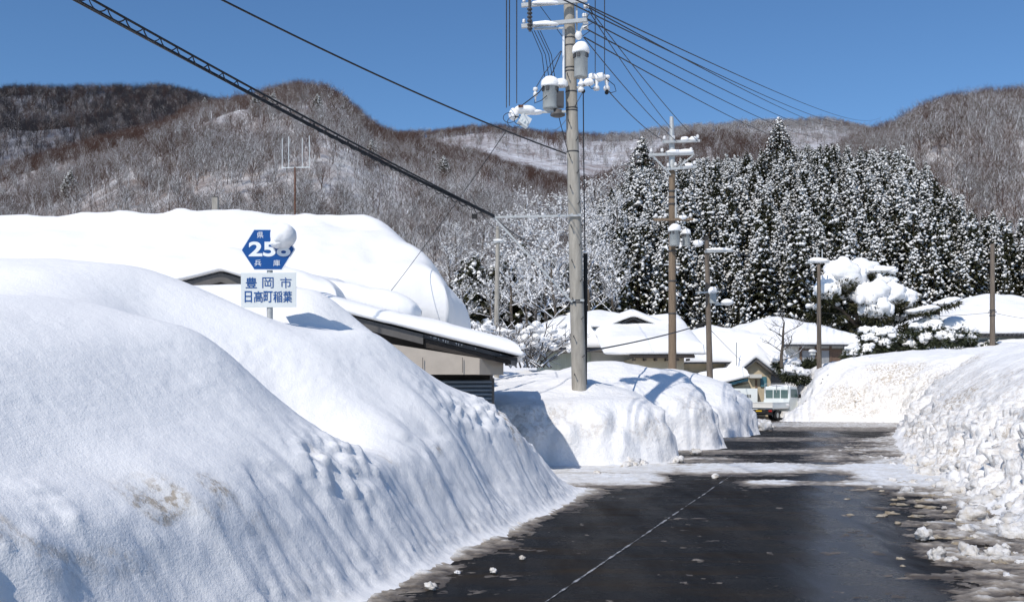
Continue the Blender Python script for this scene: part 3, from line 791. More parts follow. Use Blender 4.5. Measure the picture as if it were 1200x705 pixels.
def wood(name, pts, scl, pick, group=None):
    n = len(pts)
    me = bpy.data.meshes.new(name); me.vertices.add(n); me.vertices.foreach_set('co', np.asarray(pts, np.float32).ravel())
    a = me.attributes.new('pick', 'INT', 'POINT'); a.data.foreach_set('value', np.asarray(pick, np.int32))
    a = me.attributes.new('scl', 'FLOAT_VECTOR', 'POINT'); a.data.foreach_set('vector', np.asarray(scl, np.float32).ravel())
    rot = np.zeros((n, 3), np.float32); rot[:, 2] = RNG.uniform(0, 6.28, n); rot[:, :2] = RNG.normal(0, .06, (n, 2))
    a = me.attributes.new('rot', 'FLOAT_VECTOR', 'POINT'); a.data.foreach_set('vector', rot.ravel())
    o = link_mesh(name, me); md = o.modifiers.new('trees', 'NODES'); md.node_group = group or WOOD_GROUP
    return tag(o, kind='stuff')

def scatter(zf, n, q0, q1, t0, t1, power=1.0):
    q = RNG.uniform(q0, q1, n); t = t0 + (t1 - t0) * RNG.uniform(0, 1, n) ** power
    x, y, z = zf(q, t); return q, t, np.stack([x, y, z], 1)
def scales(n, lo, hi):
    s = RNG.uniform(lo, hi, n); return np.stack([s * RNG.uniform(.85, 1.2, n), s * RNG.uniform(.85, 1.2, n), s], 1)

def woods():
    # front hill: brown crest, whiter below
    n = 20000; q, t, p = scatter(H_A, n, -250, 780, .10, 1.06, .85)
    keep = RNG.uniform(0, 1, n) < .26 + .8 * sstep(-.20, .35, fbm(p[:, 0] * .03, p[:, 1] * .03, seed=119, o=4)) + .5 * sstep(.6, .8, t)
    q, t, p = q[keep], t[keep], p[keep]; n = len(p)
    k = t + .30 * fbm(p[:, 0] * .012, p[:, 1] * .012, seed=120) + RNG.normal(0, .07, n)
    u = RNG.uniform(0, 1, n)
    pick = 3 + np.where(k > .70, np.where(u < .85, 0, 3), np.where(k > .52, np.where(u < .35, 0, np.where(u < .75, 3, 6)), np.where(u < .08, 0, np.where(u < .26, 3, 6)))) + RNG.integers(0, 3, n)
    tag(wood('bare_wood', p, scales(n, .42, .80), pick), 'bare wood on the hill behind the snowed-in houses, brown along the crest', 'wood')
    n = 12000; q, t, p = scatter(H_B, n, -300, 420, .2, 1.04, .7)
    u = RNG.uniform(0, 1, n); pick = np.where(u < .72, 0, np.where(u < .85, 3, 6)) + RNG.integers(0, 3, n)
    tag(wood('bare_wood', p, scales(n, .7, 1.15), pick), 'wood on the mountain behind the hill, coloured dark for shade', 'wood')
    n = 5000; q, t, p = scatter(H_C, n, 350, 1060, .45, 1.02, .6)
    u = RNG.uniform(0, 1, n); k = fbm(p[:, 0] * .004, p[:, 1] * .006, seed=121)
    pick = 3 + np.where(k + RNG.normal(0, .15, n) > .16, 0, np.where(u < .35, 3, 6)) + RNG.integers(0, 3, n)
    tag(wood('bare_wood', p, scales(n, 1.0, 1.6), pick), 'frosted wood on the far mountain across the valley', 'wood')
    n = 3600; q, t, p = scatter(H_D, n, 420, 990, .3, 1.03, .7)
    k = fbm(p[:, 0] * .004, p[:, 1] * .012, seed=122); u = RNG.uniform(0, 1, n)
    pick = 3 + np.where(k + RNG.normal(0, .3, n) > -.02, 0, np.where(u < .6, 3, 6)) + RNG.integers(0, 3, n)
    tag(wood('bare_wood', p, scales(n, .9, 1.4), pick), 'reddish brown wood on the low ridge in the valley', 'wood')
    # hill above the cedars
    n = 9000; q, t, p = scatter(H_R, n, 500, 1750, .15, 1.05, .8)
    lim = cedar_top(q)
    gx = 600 + p[:, 0] * F / p[:, 1]; gy = HY - (p[:, 2] - CAMH) * F / p[:, 1]
    ok = (gy < lim + 75) | (q < 690) | ((q > 1220))
    ok &= ~((q < 700) & (p[:, 1] < 120))
    p = p[ok]; t = t[ok]; q = q[ok]; n = len(p)
    u = RNG.uniform(0, 1, n); k = t + RNG.normal(0, .08, n)
    pick = 3 + np.where(k > .84, np.where(u < .75, 0, 3), np.where(u < .18, 0, np.where(u < .55, 3, 6))) + RNG.integers(0, 3, n)
    tag(wood('bare_wood', p, scales(n, .45, .8), pick), 'snowy bare wood on the slope above the cedars', 'wood')

def cedar_top(q):
    return np.interp(q, [640, 700, 740, 800, 850, 900, 940, 1000, 1060, 1100, 1130, 1160, 1200, 1300], [330, 240, 195, 188, 184, 176, 172, 168, 172, 200, 235, 245, 255, 260])
woods()

def cedar_proto(r, H, R, lo, dens=1.0, snow=.9):
    """trunk and crown of a snow-laden cedar; crown: needle sprays (0) and snow pads (1)"""
    tk = MB(); tk.tube([(0, 0, -.5), (r.gauss(0, .06), r.gauss(0, .06), H * .5), (0, 0, H * .97)], [.24, .16, .03], 7)
    cr = MB()
    n = int(500 * dens)
    for i in range(n):
        t = ((i + r.random()) / n) ** .85
        z = H * (lo + (1 - lo) * t)
        z += r.gauss(0, .35); rad = R * (1 - t ** 2.3) ** .9 * (.6 + .4 * min(1, t * 4)) * r.choice((r.uniform(.35, 1.0), r.uniform(.7, 1.2))) + .10
        az = i * 2.39996 + r.uniform(-.5, .5)
        c = Vector((math.cos(az) * rad, math.sin(az) * rad, z - .18 * rad))
        s = r.uniform(.24, .48) * (1.1 - .4 * t)
        out = Vector((math.cos(az), math.sin(az), -.45)); side = Vector((-math.sin(az), math.cos(az), 0))
        cr.mat(0)
        a = Vector((math.cos(az) * rad * .25, math.sin(az) * rad * .25, z + .12 * rad))
        cr.add([a, c + side * s * .7, c + out * s * 1.3, c - side * s * .7], [(0, 1, 2, 3)], False)
        for j in range(6):
            d = (out * r.uniform(-.2, 1.0) + side * r.uniform(-1, 1) + Vector((0, 0, r.uniform(-1.1, .35)))).normalized() * s * r.uniform(.8, 1.6)
            w_ = Vector((r.gauss(0, 1), r.gauss(0, 1), r.gauss(0, 1))).normalized() * s * .34
            cr.add([c - w_, c + w_, c + d], [(0, 1, 2)], False)
        if r.random() < snow * .80:
            cr.mat(1); k = min(r.uniform(.5, 1.05) + r.expovariate(3.5), 1.8) * s
            m = 6; q = c + out * s * .25 + Vector((0, 0, s * .16))
            top = q + Vector((r.gauss(0, .3), r.gauss(0, .3), .40)) * k
            ring = [q + Vector((math.cos(2 * math.pi * b / m + az), math.sin(2 * math.pi * b / m + az), 0)) * k * r.uniform(.35, .95) + Vector((0, 0, r.uniform(-.75, .25) * k)) for b in range(m)]
            bot = q - Vector((0, 0, .5 * k))
            cr.add(ring + [top, bot], [(b, (b + 1) % m, m) for b in range(m)] + [((b + 1) % m, b, m + 1) for b in range(m)], True)
    return tk.mesh('trunk', M['trunk_bark']), cr.mesh('crown', [M['needles'], M['snow_soft']])

def plant_tree(name, meshes, loc, s, rz, label, cat, group=None, sz=None):
    e = empty(name, loc, label, cat, group, rz); e.scale = (s, s, sz or s)
    for m in meshes:
        o = bpy.data.objects.new(m.name.split('.')[0], m); COL.objects.link(o); o.parent = e
    return e

def cedars():
    r = random.Random(21)
    protos = [cedar_proto(random.Random(40 + k), 17, (2.0, 2.3, 1.8, 2.1, 2.4, 1.9)[k], (.10, .16, .22, .30, .12, .2)[k], (1.15, 1, 1.1, .9, 1.2, 1)[k], (1.25, .9, .5, .75, 1.1, .35)[k]) for k in range(6)]
    placed = np.zeros((0, 2))
    def candidates(n, q0, q1, tp, tm, s0, s1, seed):
        g = np.random.default_rng(seed); q = g.uniform(q0, q1, n); t = g.uniform(0, 1, n) ** tp * tm
        x, y, z = H_R(q, t); s = g.uniform(s0, s1, n); return zip(x, y, z, s, HY - (z + 17 * s - CAMH) * F / y - cedar_top(q))
    n = 0
    for x, y, z, s, over in candidates(30000, 670, 1250, 1.3, .62, .60, .90, 5):
        if over < r.uniform(-4, 26) or (len(placed) and ((placed - (x, y)) ** 2).sum(1).min() < 2.6 ** 2): continue
        placed = np.vstack([placed, (x, y)]); n += 1
        plant_tree('cedar_tree', protos[r.choice((0, 1, 2, 3, 4, 5) if y > 125 else (2, 3, 1, 3))], (x, y, z - .3), s * r.uniform(.9, 1.1), r.uniform(0, 6.28),
                   'tall dark cedar clotted with snow in the dense plantation on the slope', 'cedar tree', 'cedars of the plantation on the slope', sz=s)
        if n >= 292: break
    # the rest of the plantation, up the slope and beyond the frame
    src = bpy.data.collections.new('cedar_source')
    for k, (tk, cr) in enumerate(protos):
        bm = bmesh.new(); bm.from_mesh(cr); me = bpy.data.meshes.new('cedar_source'); bm.to_mesh(me); bm.free()
        me.materials.append(M['needles']); me.materials.append(M['snow_soft'])
        src.objects.link(bpy.data.objects.new('cedar_source_%d' % k, me))
    grp = wood_group(src); pts = []; sc = []
    for x, y, z, s, over in candidates(60000, 665, 1420, 1.0, .92, .55, .85, 6):
        if over < r.uniform(-5, 8) or ((placed - (x, y)) ** 2).sum(1).min() < 2.55 ** 2: continue
        placed = np.vstack([placed, (x, y)]); pts.append((x, y, z - .3)); sc.append((s, s, s))
        if len(pts) >= 700: break
    tag(wood('cedar_wood', np.array(pts), np.array(sc), RNG.integers(0, 6, len(pts)), grp), 'rows of dark snowy cedars massed behind the front trees of the plantation', 'wood')
    # the one whose top stands clear of the plantation
    big = cedar_proto(random.Random(77), 19, 4.2, .15, 1.8, 1)
    p = P(913, 140, 205); x, y, z = [float(v) for v in H_R(np.array([913.]), np.array([.62]))]
    h = (CAMH - (141 - HY) * y / F) - z
    plant_tree('cedar_tree', big, (x, y, z), h / 19, .6, 'broad white-topped conifer standing clear above the plantation skyline', 'conifer', sz=h / 19)
    big2 = cedar_proto(random.Random(78), 15, 3.6, .15, 1.4, 1)
    x, y, z = [float(v) for v in H_R(np.array([752.]), np.array([.6]))]
    h = (CAMH - (162 - HY) * y / F) - z
    plant_tree('cedar_tree', big2, (x, y, z), h / 15, .6, 'broad snow-heaped conifer showing behind the second brown pole', 'conifer', sz=h / 15)
    for px, t in ((520, .55), (300, .62), (320, .6), (372, .58), (240, .95), (445, .97), (82, .4), (435, .42)):
        x, y, z = [float(v) for v in H_A(np.array([float(px)]), np.array([t]))]
        plant_tree('conifer', big2, (x, y, z - .5), .62, r.random() * 6, 'lone snow-heaped conifer among the bare trees of the hill', 'conifer', 'lone conifers on the bare hill', sz=.55)
cedars()

def snowy_hardwoods():
    r = random.Random(31); protos = []
    for k in range(5):
        tk = MB(); cr = MB()
        bare_tree(cr, random.Random(200 + k), 9, .75, 3, (10, 7, 6), .17, trunk_mb=tk, n=5, start=.18, up=.35)
        rr = random.Random(260 + k); vv = [v for v in cr.v if v[2] > 2.2]; cr.mat(1)
        for j in range(200):
            c = Vector(rr.choice(vv)); s = rr.uniform(.06, .17); m = 5
            ring = [c + Vector((math.cos(2 * math.pi * b / m) * s * rr.uniform(.6, 1.5), math.sin(2 * math.pi * b / m) * s * rr.uniform(.6, 1.5), rr.uniform(-.4, .1) * s)) for b in range(m)]
            cr.add(ring + [c + Vector((0, 0, s * .7)), c - Vector((0, 0, s * .35))], [(b, (b + 1) % m, m) for b in range(m)] + [((b + 1) % m, b, m + 1) for b in range(m)], True)
        protos.append((tk.mesh('trunk', M['bark_near']), cr.mesh('crown', [M['bark_laden'], M['snow_soft']])))
    spots = []
    for px, py, Y, h in ((545, 385, 78, 7), (560, 350, 95, 9), (575, 385, 70, 6.5), (600, 380, 72, 8), (612, 345, 92, 9), (628, 385, 74, 7.5), (640, 380, 76, 10), (655, 385, 66, 8.5), (668, 340, 90, 10), (690, 380, 78, 9),
                          (530, 340, 105, 9), (590, 320, 112, 10), (640, 310, 115, 10), (700, 330, 105, 10), (720, 380, 84, 8), (535, 310, 125, 9), (565, 300, 130, 9), (610, 290, 135, 10), (680, 290, 128, 10), (655, 280, 145, 10), (700, 270, 150, 11), (730, 250, 165, 11),
                          (720, 300, 118, 10), (618, 384, 80, 7), (552, 376, 84, 6.5), (682, 360, 88, 9)):
        p = P(px, py, Y); h *= .66 if px < 600 else .85
        plant_tree('snowy_tree', protos[r.randrange(5)], (p.x, p.y, min(p.z, 6 + (Y - 70) * .25)), h / 9, r.random() * 6.28,
                   'leafless tree with every branch loaded with snow behind the slim leaning post', 'bare tree', 'snow-loaded leafless trees behind the houses', sz=h / 9)
    # a few evergreens at their feet
    pr = cedar_proto(random.Random(91), 6, 2.6, .03, .9, .55)
    for px, py, Y in ((556, 386, 82), (585, 388, 88), (612, 387, 84), (640, 388, 88), (668, 386, 90), (545, 388, 92), (700, 386, 88)):
        p = P(px, py, Y)
        plant_tree('evergreen', pr, (p.x, p.y, p.z), r.uniform(.8, 1.1), r.random() * 6, 'dark bushy evergreen under the snow-loaded leafless trees', 'evergreen', 'evergreens under the leafless trees')
snowy_hardwoods()

def bare_garden_tree():
    tk = MB(); cr = MB()
    bare_tree(cr, random.Random(310), 3.6, 1.15, 3, (8, 6, 5), .11, trunk_mb=tk, n=5, start=.15, up=.15)
    p = P(916, 424, 57)
    plant_tree('garden_tree', (tk.mesh('trunk', M['bark_near']), cr.mesh('crown', M['bark_near'])), p, 1, .4, 'spreading leafless garden tree in front of the brown-walled house', 'bare tree')
    tk = MB(); cr = MB()
    for k in range(26):
        a = random.Random(400 + k); az = a.uniform(0, 6.28)
        d = Vector((math.cos(az) * .9, math.sin(az) * .9, a.uniform(.5, 1.2))).normalized()
        base = Vector((a.gauss(0, .35), a.gauss(0, .35), 0)); pt = base
        for j in range(4):
            q = pt + d * a.uniform(.35, .55); limb(cr, pt, q, .035 - .006 * j, .03 - .006 * j, 5)
            for i in range(3):
                e = (d + Vector((a.gauss(0, .6), a.gauss(0, .6), a.gauss(.1, .4)))).normalized()
                limb(cr, q, q + e * a.uniform(.25, .5), .018, .008, 4)
            d = (d + Vector((a.gauss(0, .2), a.gauss(0, .2), -.08))).normalized(); pt = q
    me = cr.mesh('twigs', M['bark_laden'])
    sm = MB()
    for k in range(34):
        a = random.Random(500 + k)
        sm.blob((a.gauss(0, .65), a.gauss(0, .6), a.uniform(.4, 1.5)), (a.uniform(.10, .30), a.uniform(.10, .26), a.uniform(.06, .16)), .7, 2.3, k, 14, 9)
    sn = sm.mesh('snow_load', M['snow_soft'])
    for px, py, Y, s, lab in ((585, 418, 37, .9, 'twiggy shrub bowed by snow just past the garage roof'), (622, 424, 40, 1.15, 'large twiggy shrub bowed by snow against the pale green panelled wall'), (560, 404, 44, .8, 'small twiggy snow-covered shrub below the tall slim post')):
        p = P(px, py, Y); plant_tree('shrub', (me, sn), (p.x, p.y, p.z - .2), s, px * .7, lab, 'shrub')
bare_garden_tree()

def needle_tufts(mb, c, r, n, rnd):
    for k in range(n):
        d = Vector((rnd.gauss(0, 1), rnd.gauss(0, 1), rnd.gauss(-.25, .6))).normalized()
        p = Vector(c) + Vector((d.x * r[0], d.y * r[1], d.z * r[2])) * rnd.uniform(.6, 1.0)
        L = rnd.uniform(.16, .34); w_ = d.cross(Vector((rnd.gauss(0, 1), rnd.gauss(0, 1), rnd.gauss(0, 1)))).normalized() * .05
        mb.add([p - w_, p + w_, p + (d + Vector((0, 0, rnd.uniform(-.5, .3)))) * L], [(0, 1, 2)], False)

def garden_pine():
    root = empty('garden_pine', P(1012, 430, 60), 'big rounded garden pine bowed under thick snow cushions', 'pine tree')
    r = random.Random(61); Y = 60
    tk = MB(); b0 = P(1014, 425, Y); fk = P(1008, 385, Y)
    tk.tube([b0, P(1013, 400, Y), fk, P(1000, 355, Y), P(1004, 325, Y)], [.22, .19, .16, .11, .05], 8)
    tk.tube([P(1011, 395, Y), P(1024, 370, Y + .4), P(1030, 345, Y + .5)], [.13, .09, .05], 7)
    tk.tube([fk, P(985, 362, Y - .5), P(968, 355, Y - .8)], [.11, .08, .04], 7)
    tk.build('trunk', M['trunk_bark'], root)
    pads = [(985, 322, -.4, 1.15, .62), (968, 338, -.7, .75, .55), (1010, 315, .6, 1.0, .40), (1000, 330, .2, 1.0, .55), (1030, 318, .4, .95, .30), (1020, 346, -.9, 1.15, .60), (1042, 345, -.5, 1.0, .55), (1027, 360, -1.2, .95, .55), (1060, 350, .1, .7, .5),
            (1034, 328, .3, .8, .45), (975, 360, .2, 1.0, .5), (960, 362, .4, .7, .4), (1050, 372, .2, .75, .55), (1012, 372, .3, .9, .4), (990, 350, .6, 1.0, .5)]
    fo = MB(); cu = MB()
    for k, (px, py, dy, rx, rz_) in enumerate(pads):
        c = P(px, py, Y + dy)
        needle_tufts(fo, c - Vector((0, 0, rz_ * 1.0)), (rx * 1.0, rx * .9, rz_ * .9), 420, r)
        if k < 10:
            cu.blob(c, (rx * .95, rx * .85, rz_ * 1.35), .5, 1.9, 700 + k, 30, 18, flat=.8)
            for j in range(5): cu.blob(c + Vector((r.uniform(-.8, .8) * rx, r.uniform(-.8, .2) * rx, r.uniform(-.7, .15) * rz_)), (rx * r.uniform(.22, .42), rx * r.uniform(.22, .4), rz_ * r.uniform(.35, .7)), .45, 1.9, 1700 + k * 9 + j, 14, 10)
        else:
            for j in range(4): cu.blob(c + Vector((r.gauss(0, .4), r.gauss(0, .4), r.uniform(-.1, .3))), (r.uniform(.15, .35), r.uniform(.15, .3), r.uniform(.10, .2)), .3, 1.6, 730 + k * 5 + j, 10, 7)
    fo.build('foliage', M['needles'], root); cu.build('snow_load', M['snow'], root)
    # bushes along the top of the bank
    def bush(name, px, py, Y, w_, h_, lab, sd, nb=7, cap=.75):
        e = empty(name, P(px, py, Y), lab, 'bush'); rr = random.Random(sd)
        f = MB(); s = MB()
        for k in range(nb):
            c = P(px, py, Y) + Vector((rr.uniform(-.5, .5) * w_, rr.uniform(-.4, .4) * w_, h_ * (.25 + .6 * rr.random())))
            rad = w_ * rr.uniform(.22, .36)
            needle_tufts(f, c - Vector((0, 0, rad * .3)), (rad * 1.05, rad, rad * .8), 170, rr)
            if rr.random() < cap:
                s.blob(c + Vector((0, 0, rad * .2)), (rad * .95, rad * .85, rad * .6), .6, 2.1, sd + k, 22, 14, flat=.5)
                for j in range(3): s.blob(c + Vector((rr.uniform(-.9, .9) * rad, rr.uniform(-.9, .2) * rad, rr.uniform(-.3, .3) * rad)), (rad * rr.uniform(.2, .5), rad * rr.uniform(.2, .4), rad * rr.uniform(.15, .3)), .6, 2.2, sd + k * 7 + j, 12, 8)
        f.build('foliage', M['shrub_leaf'], e); s.build('snow_load', M['snow'], e)
    bush('bush', 1024, 414, 57, 1.6, 1.5, 'clipped bush under lumpy snow at the foot of the big garden pine', 1100, 9, .9)
    bush('bush', 1008, 420, 56, 1.3, .8, 'low snow-smothered bush before the brown-walled house', 1110, 6, 1)
    bush('bush', 1060, 412, 58, 1.7, 1.3, 'dark green bush with small snow pads beside the big garden pine', 1120, 8, .55)
    bush('bush', 1082, 405, 57, 1.6, 1.3, 'round bush wearing one large cone of snow', 1130, 6, 1)
    bush('bush', 1124, 409, 56, 1.5, 1.3, 'humped snowy bush before the eaves of the long white roof', 1140, 7, 1)
    bush('bush', 1160, 411, 56.5, .6, .7, 'little snow-capped bush at the foot of the thick brown pole', 1150, 3, 1)
    bush('bush', 928, 436, 58, 1.5, .8, 'olive green bush low in the garden behind the truck', 1160, 7, .2)
    bush('bush', 952, 436, 61, 1.0, .9, 'narrow green bush beside the slim pole in the garden', 1170, 5, .25)
    bush('bush', 940, 442, 57, 1.7, .4, 'garden shrub almost buried in snow behind the truck', 1180, 5, 1)
    # flat-pruned tree next to the long roof
    e = empty('pruned_tree', P(1100, 408, 60), 'flat-pruned tree with snow-laden level branches and a sawn trunk', 'tree')
    t = MB(); t.tube([P(1100, 410, 60), P(1099, 385, 60), P(1099, 357, 60)], [.16, .15, .13], 8); t.build('trunk', M['trunk_bark'], e)
    b = MB(); s = MB(); f = MB(); rr = random.Random(9)
    for (x0, y0, x1, y1, dy) in ((1099, 362, 1068, 368, -.5), (1099, 360, 1116, 354, .6), (1099, 372, 1072, 384, .4), (1099, 376, 1082, 392, -.8), (1100, 385, 1120, 395, -.4)):
        p0 = P(x0, y0, 60); p1 = P(x1, y1, 60 + dy); mid = p0.lerp(p1, .5) + Vector((0, 0, .18))
        b.tube([p0, mid, p1], [.08, .06, .03], 6)
        for j in range(4):
            c = p0.lerp(p1, .25 + .75 * j / 3) + Vector((0, 0, .16)); s.blob(c, (.5, .4, .17), .3, 1.6, 950 + j + int(x1), 12, 8)
            needle_tufts(f, c - Vector((0, 0, .2)), (.5, .45, .15), 60, rr)
    b.build('branches', M['trunk_bark'], e); f.build('foliage', M['needles'], e); s.build('snow_load', M['snow_soft'], e)
garden_pine()
# ------------------------------------------------------------------ houses
def roof_snow(name, parent, x0, x1, y0, y1, fn, thick, seed, rnd=.7, edge=.6, amp=.12, nx=80, ny=56, mat='snow', wob=.12, skirt=.03):
    """A deep snow blanket over the roof surface z=fn(x,y): rounded shoulders, a steep cut edge, an underside"""
    mx = np.linspace(-1, 1, nx); my = np.linspace(-1, 1, ny)
    # points crowd towards the edges
    mx = np.sign(mx) * (1 - (1 - np.abs(mx)) ** 1.5); my = np.sign(my) * (1 - (1 - np.abs(my)) ** 1.5)
    U, V = np.meshgrid(mx, my, indexing='ij')
    X = (x0 + x1) / 2 + (x1 - x0) / 2 * U; Y = (y0 + y1) / 2 + (y1 - y0) / 2 * V
    D = np.minimum.reduce([X - x0, x1 - X, Y - y0, y1 - Y])
    prof = edge + (1 - edge) * np.sqrt(np.clip(1 - (1 - np.clip(D / rnd, 0, 1)) ** 2, 0, 1))
    base = fn(X, Y)
    # edge wobble pushes border vertices in and out
    wx = wob * fbm(X * .7, Y * .7, seed=seed + 5, o=3) * (1 - sstep(0, 1.2, D)); 
    X = X + wx * np.sign(U) * (np.abs(U) > np.abs(V) * 0); Y = Y + wx * np.sign(V)
    Z = base + thick * prof * (1 + amp * 2 * fbm(X * .35, Y * .35, seed=seed) + .10 * fbm(X * .9, Y * .9, seed=seed + 3, o=3)) + .03 * fbm(X * 2, Y * 2, seed=seed + 1) * sstep(0, .6, D)
    n, m = X.shape
    top = np.stack([X, Y, Z], -1)
    bot = np.stack([X, Y, base + skirt], -1)
    # ring of border indices
    ring = [(i, 0) for i in range(n)] + [(n - 1, j) for j in range(1, m)] + [(i, m - 1) for i in range(n - 2, -1, -1)] + [(0, j) for j in range(m - 2, 0, -1)]
    vs = [tuple(p) for p in top.reshape(-1, 3)]; fs = []
    for i in range(n - 1):
        for j in range(m - 1):
            fs.append((i * m + j, (i + 1) * m + j, (i + 1) * m + j + 1, i * m + j + 1))
    prev = [i * m + j for i, j in ring]; cx, cy = (x0 + x1) / 2, (y0 + y1) / 2
    for k, (f, ins) in enumerate(((.75, .05), (.45, .07), (.15, .05), (0, -.02), (0, -.5))):
        cur = []
        for (i, j) in ring:
            p = top[i, j] * f + bot[i, j] * (1 - f)
            q = p.copy(); sx = np.sign(p[0] - cx) if (i in (0, n - 1)) else 0; sy = np.sign(p[1] - cy) if (j in (0, m - 1)) else 0
            o_ = ins * (1 + .8 * float(vnoise(np.array([p[0] * 1.5]), np.array([p[1] * 1.5]), seed=seed + 9)[0])) if ins > 0 else ins
            q[0] += sx * o_; q[1] += sy * o_
            cur.append(len(vs)); vs.append(tuple(q))
        L = len(ring)
        for a in range(L): fs.append((prev[a], cur[a], cur[(a + 1) % L], prev[(a + 1) % L]))
        prev = cur
    mb = MB(); mb.add(vs, fs, True)
    o = mb.build(name, M[mat], parent, local=True); clean_normals(o); return o

def roof_slab(name, parent, x0, x1, y0, y1, fn, th, mat, nx=24, ny=16):
    xs = np.linspace(x0, x1, nx); ys = np.linspace(y0, y1, ny)
    mb = MB(); vs = []; fs = []
    for s in (0, -th):
        for x in xs:
            for y in ys: vs.append((x, y, float(fn(np.array(x), np.array(y))) + s))
    b = nx * ny
    for i in range(nx - 1):
        for j in range(ny - 1):
            a = i * ny + j; fs.append((a, a + ny, a + ny + 1, a + 1)); fs.append((b + a, b + a + 1, b + a + ny + 1, b + a + ny))
    ring = [i * ny for i in range(nx)] + [(nx - 1) * ny + j for j in range(1, ny)] + [i * ny + ny - 1 for i in range(nx - 2, -1, -1)] + [j for j in range(ny - 2, 0, -1)]
    for k in range(len(ring)):
        p, q = ring[k], ring[(k + 1) % len(ring)]; fs.append((p, q, b + q, b + p))
    mb.add(vs, fs, False); o = mb.build(name, M[mat], parent, local=True); clean_normals(o); return o

def hip(x0, x1, y0, y1, eave, slope, xs=1.0, cap=None):
    def f(X, Y):
        dx = np.minimum(X - x0, x1 - X) * xs; dy = np.minimum(Y - y0, y1 - Y)
        k = -np.log(np.exp(-dx * 2.5) + np.exp(-dy * 2.5)) / 2.5        # soft minimum
        h = np.maximum(k, -.3) * slope
        return eave + (h if cap is None else np.minimum(h, cap))
    return f
def gable_y(xc, half, apex, slope):     # ridge runs along y
    return lambda X, Y: apex - np.sqrt((X - xc) ** 2 + .01) * slope + 0 * Y
def gable_x(yc, apex, slope):           # ridge runs along x
    return lambda X, Y: apex - np.sqrt((Y - yc) ** 2 + .02) * slope + 0 * X
def shed_y(y0, z0, slope):
    return lambda X, Y: z0 + (Y - y0) * slope + 0 * X

def wall_box(name, parent, x0, x1, y0, y1, z0, z1, mat):
    mb = MB(); mb.box(((x0 + x1) / 2, (y0 + y1) / 2, (z0 + z1) / 2), (x1 - x0, y1 - y0, z1 - z0)); return mb.build(name, M[mat], parent, local=True)

def big_house():
    e = empty('snowed_in_house', (0, 0, 0), 'long house buried under one deep smooth blanket of snow behind the road sign', 'house')
    x0, x1, y0, y1 = -24.0, -1.55, 24.2, 33.6
    fn = hip(x0, x1, y0, y1, 3.2, .50, 2.0)
    wall_box('wall', e, x0 + .9, x1 - .9, y0 + .9, y1 - .9, -.1, 3.15, 'dark_wood')
    rf = roof_slab('roof', e, x0 + .1, x1 - .08, y0 + .05, y1 - .05, lambda X, Y: fn(X, Y) - .02, .16, 'roof_tile', 40, 20)
    roof_snow('roof_snow', e, x0 - .1, x1, y0 - .05, y1 + .1, fn, 1.25, 500, rnd=.9, edge=.80, amp=.10, nx=150, ny=80, wob=.22)
    # tile ends and icicles peeping out under the cut edge at the corner
    tl = MB()
    for k in range(26): tl.tube([(x1 - .16, y0 + .25 + k * .3, 3.19), (x1 + .03, y0 + .25 + k * .3, 3.11)], .075, 8)
    for k in range(16): tl.tube([(x1 - .4 - k * .3, y0 + .1, 3.2), (x1 - .4 - k * .3, y0 - .12, 3.11)], .075, 8)
    tl.build('eave_tile', M['roof_tile'], e, local=True)
    ic = MB(); r = random.Random(3)
    for k in range(40): 
        y = y0 + .1 + r.random() * 8; L = r.uniform(.06, .22); ic.tube([(x1 + .02, y, 3.12), (x1 + .03, y, 3.12 - L)], [.02, .003], 5)
    ic.build('icicle_fringe', M['ice'], e, local=True)
    for k, x in enumerate((-19, -14, -9, -5)):
        wn = MB(); wn.box((x, y0 + .87, 1.7), (1.7, .07, 1.2)); f = wn.build('window', M['brown_wood'], e, local=True)
        pn = MB(); pn.box((x, y0 + .825, 1.7), (1.5, .03, 1.0)); pn.build('pane', M['glass'], f, local=True)
big_house()

def porch():
    Y = 19.4; xc = (258 - 600) * Y / F; ap = CAMH + (455 - 320) * Y / F
    e = empty('porch', (0, 0, 0), 'low dark gable peeping out under a fat pillow of snow beside the road sign', 'porch')
    wall_box('wall', e, xc - 1.6, xc + 1.7, Y + .35, Y + 3.4, 0, ap - .55, 'dark_wood')
    g = MB(); g.prism([(xc - 1.75, Y + .3, ap - .56), (xc + 1.85, Y + .3, ap - .56), (xc, Y + .3, ap - .12)], (0, .06, 0)); g.build('gable_board', M['dark_wood'], e, local=True)
    for sgn, half in ((-1, 1.9), (1, 2.1)):
        b = MB(); b.prism([(xc, Y, ap), (xc, Y, ap - .17), (xc + sgn * half, Y, ap - .17 - .27 * half), (xc + sgn * half, Y, ap - .27 * half)], (0, .09, 0)); b.build('bargeboard', M['fascia'], e, local=True)
    fn = lambda X, Y_: ap + .03 - np.sqrt((X - xc) ** 2 + .004) * .27 + 0 * Y_
    roof_slab('roof', e, xc - 1.9, xc + 2.1, Y + .02, Y + 3.6, fn, .05, 'roof_tile')
    # the pillow is thickest over the far slope
    def top(X, Y_): return fn(X, Y_)
    o = roof_snow('roof_snow', e, xc - 1.25, xc + 2.3, Y - .10, Y + 3.4, top, .58, 520, rnd=.75, edge=.25, amp=.25, nx=60, ny=50, wob=.18)
porch()

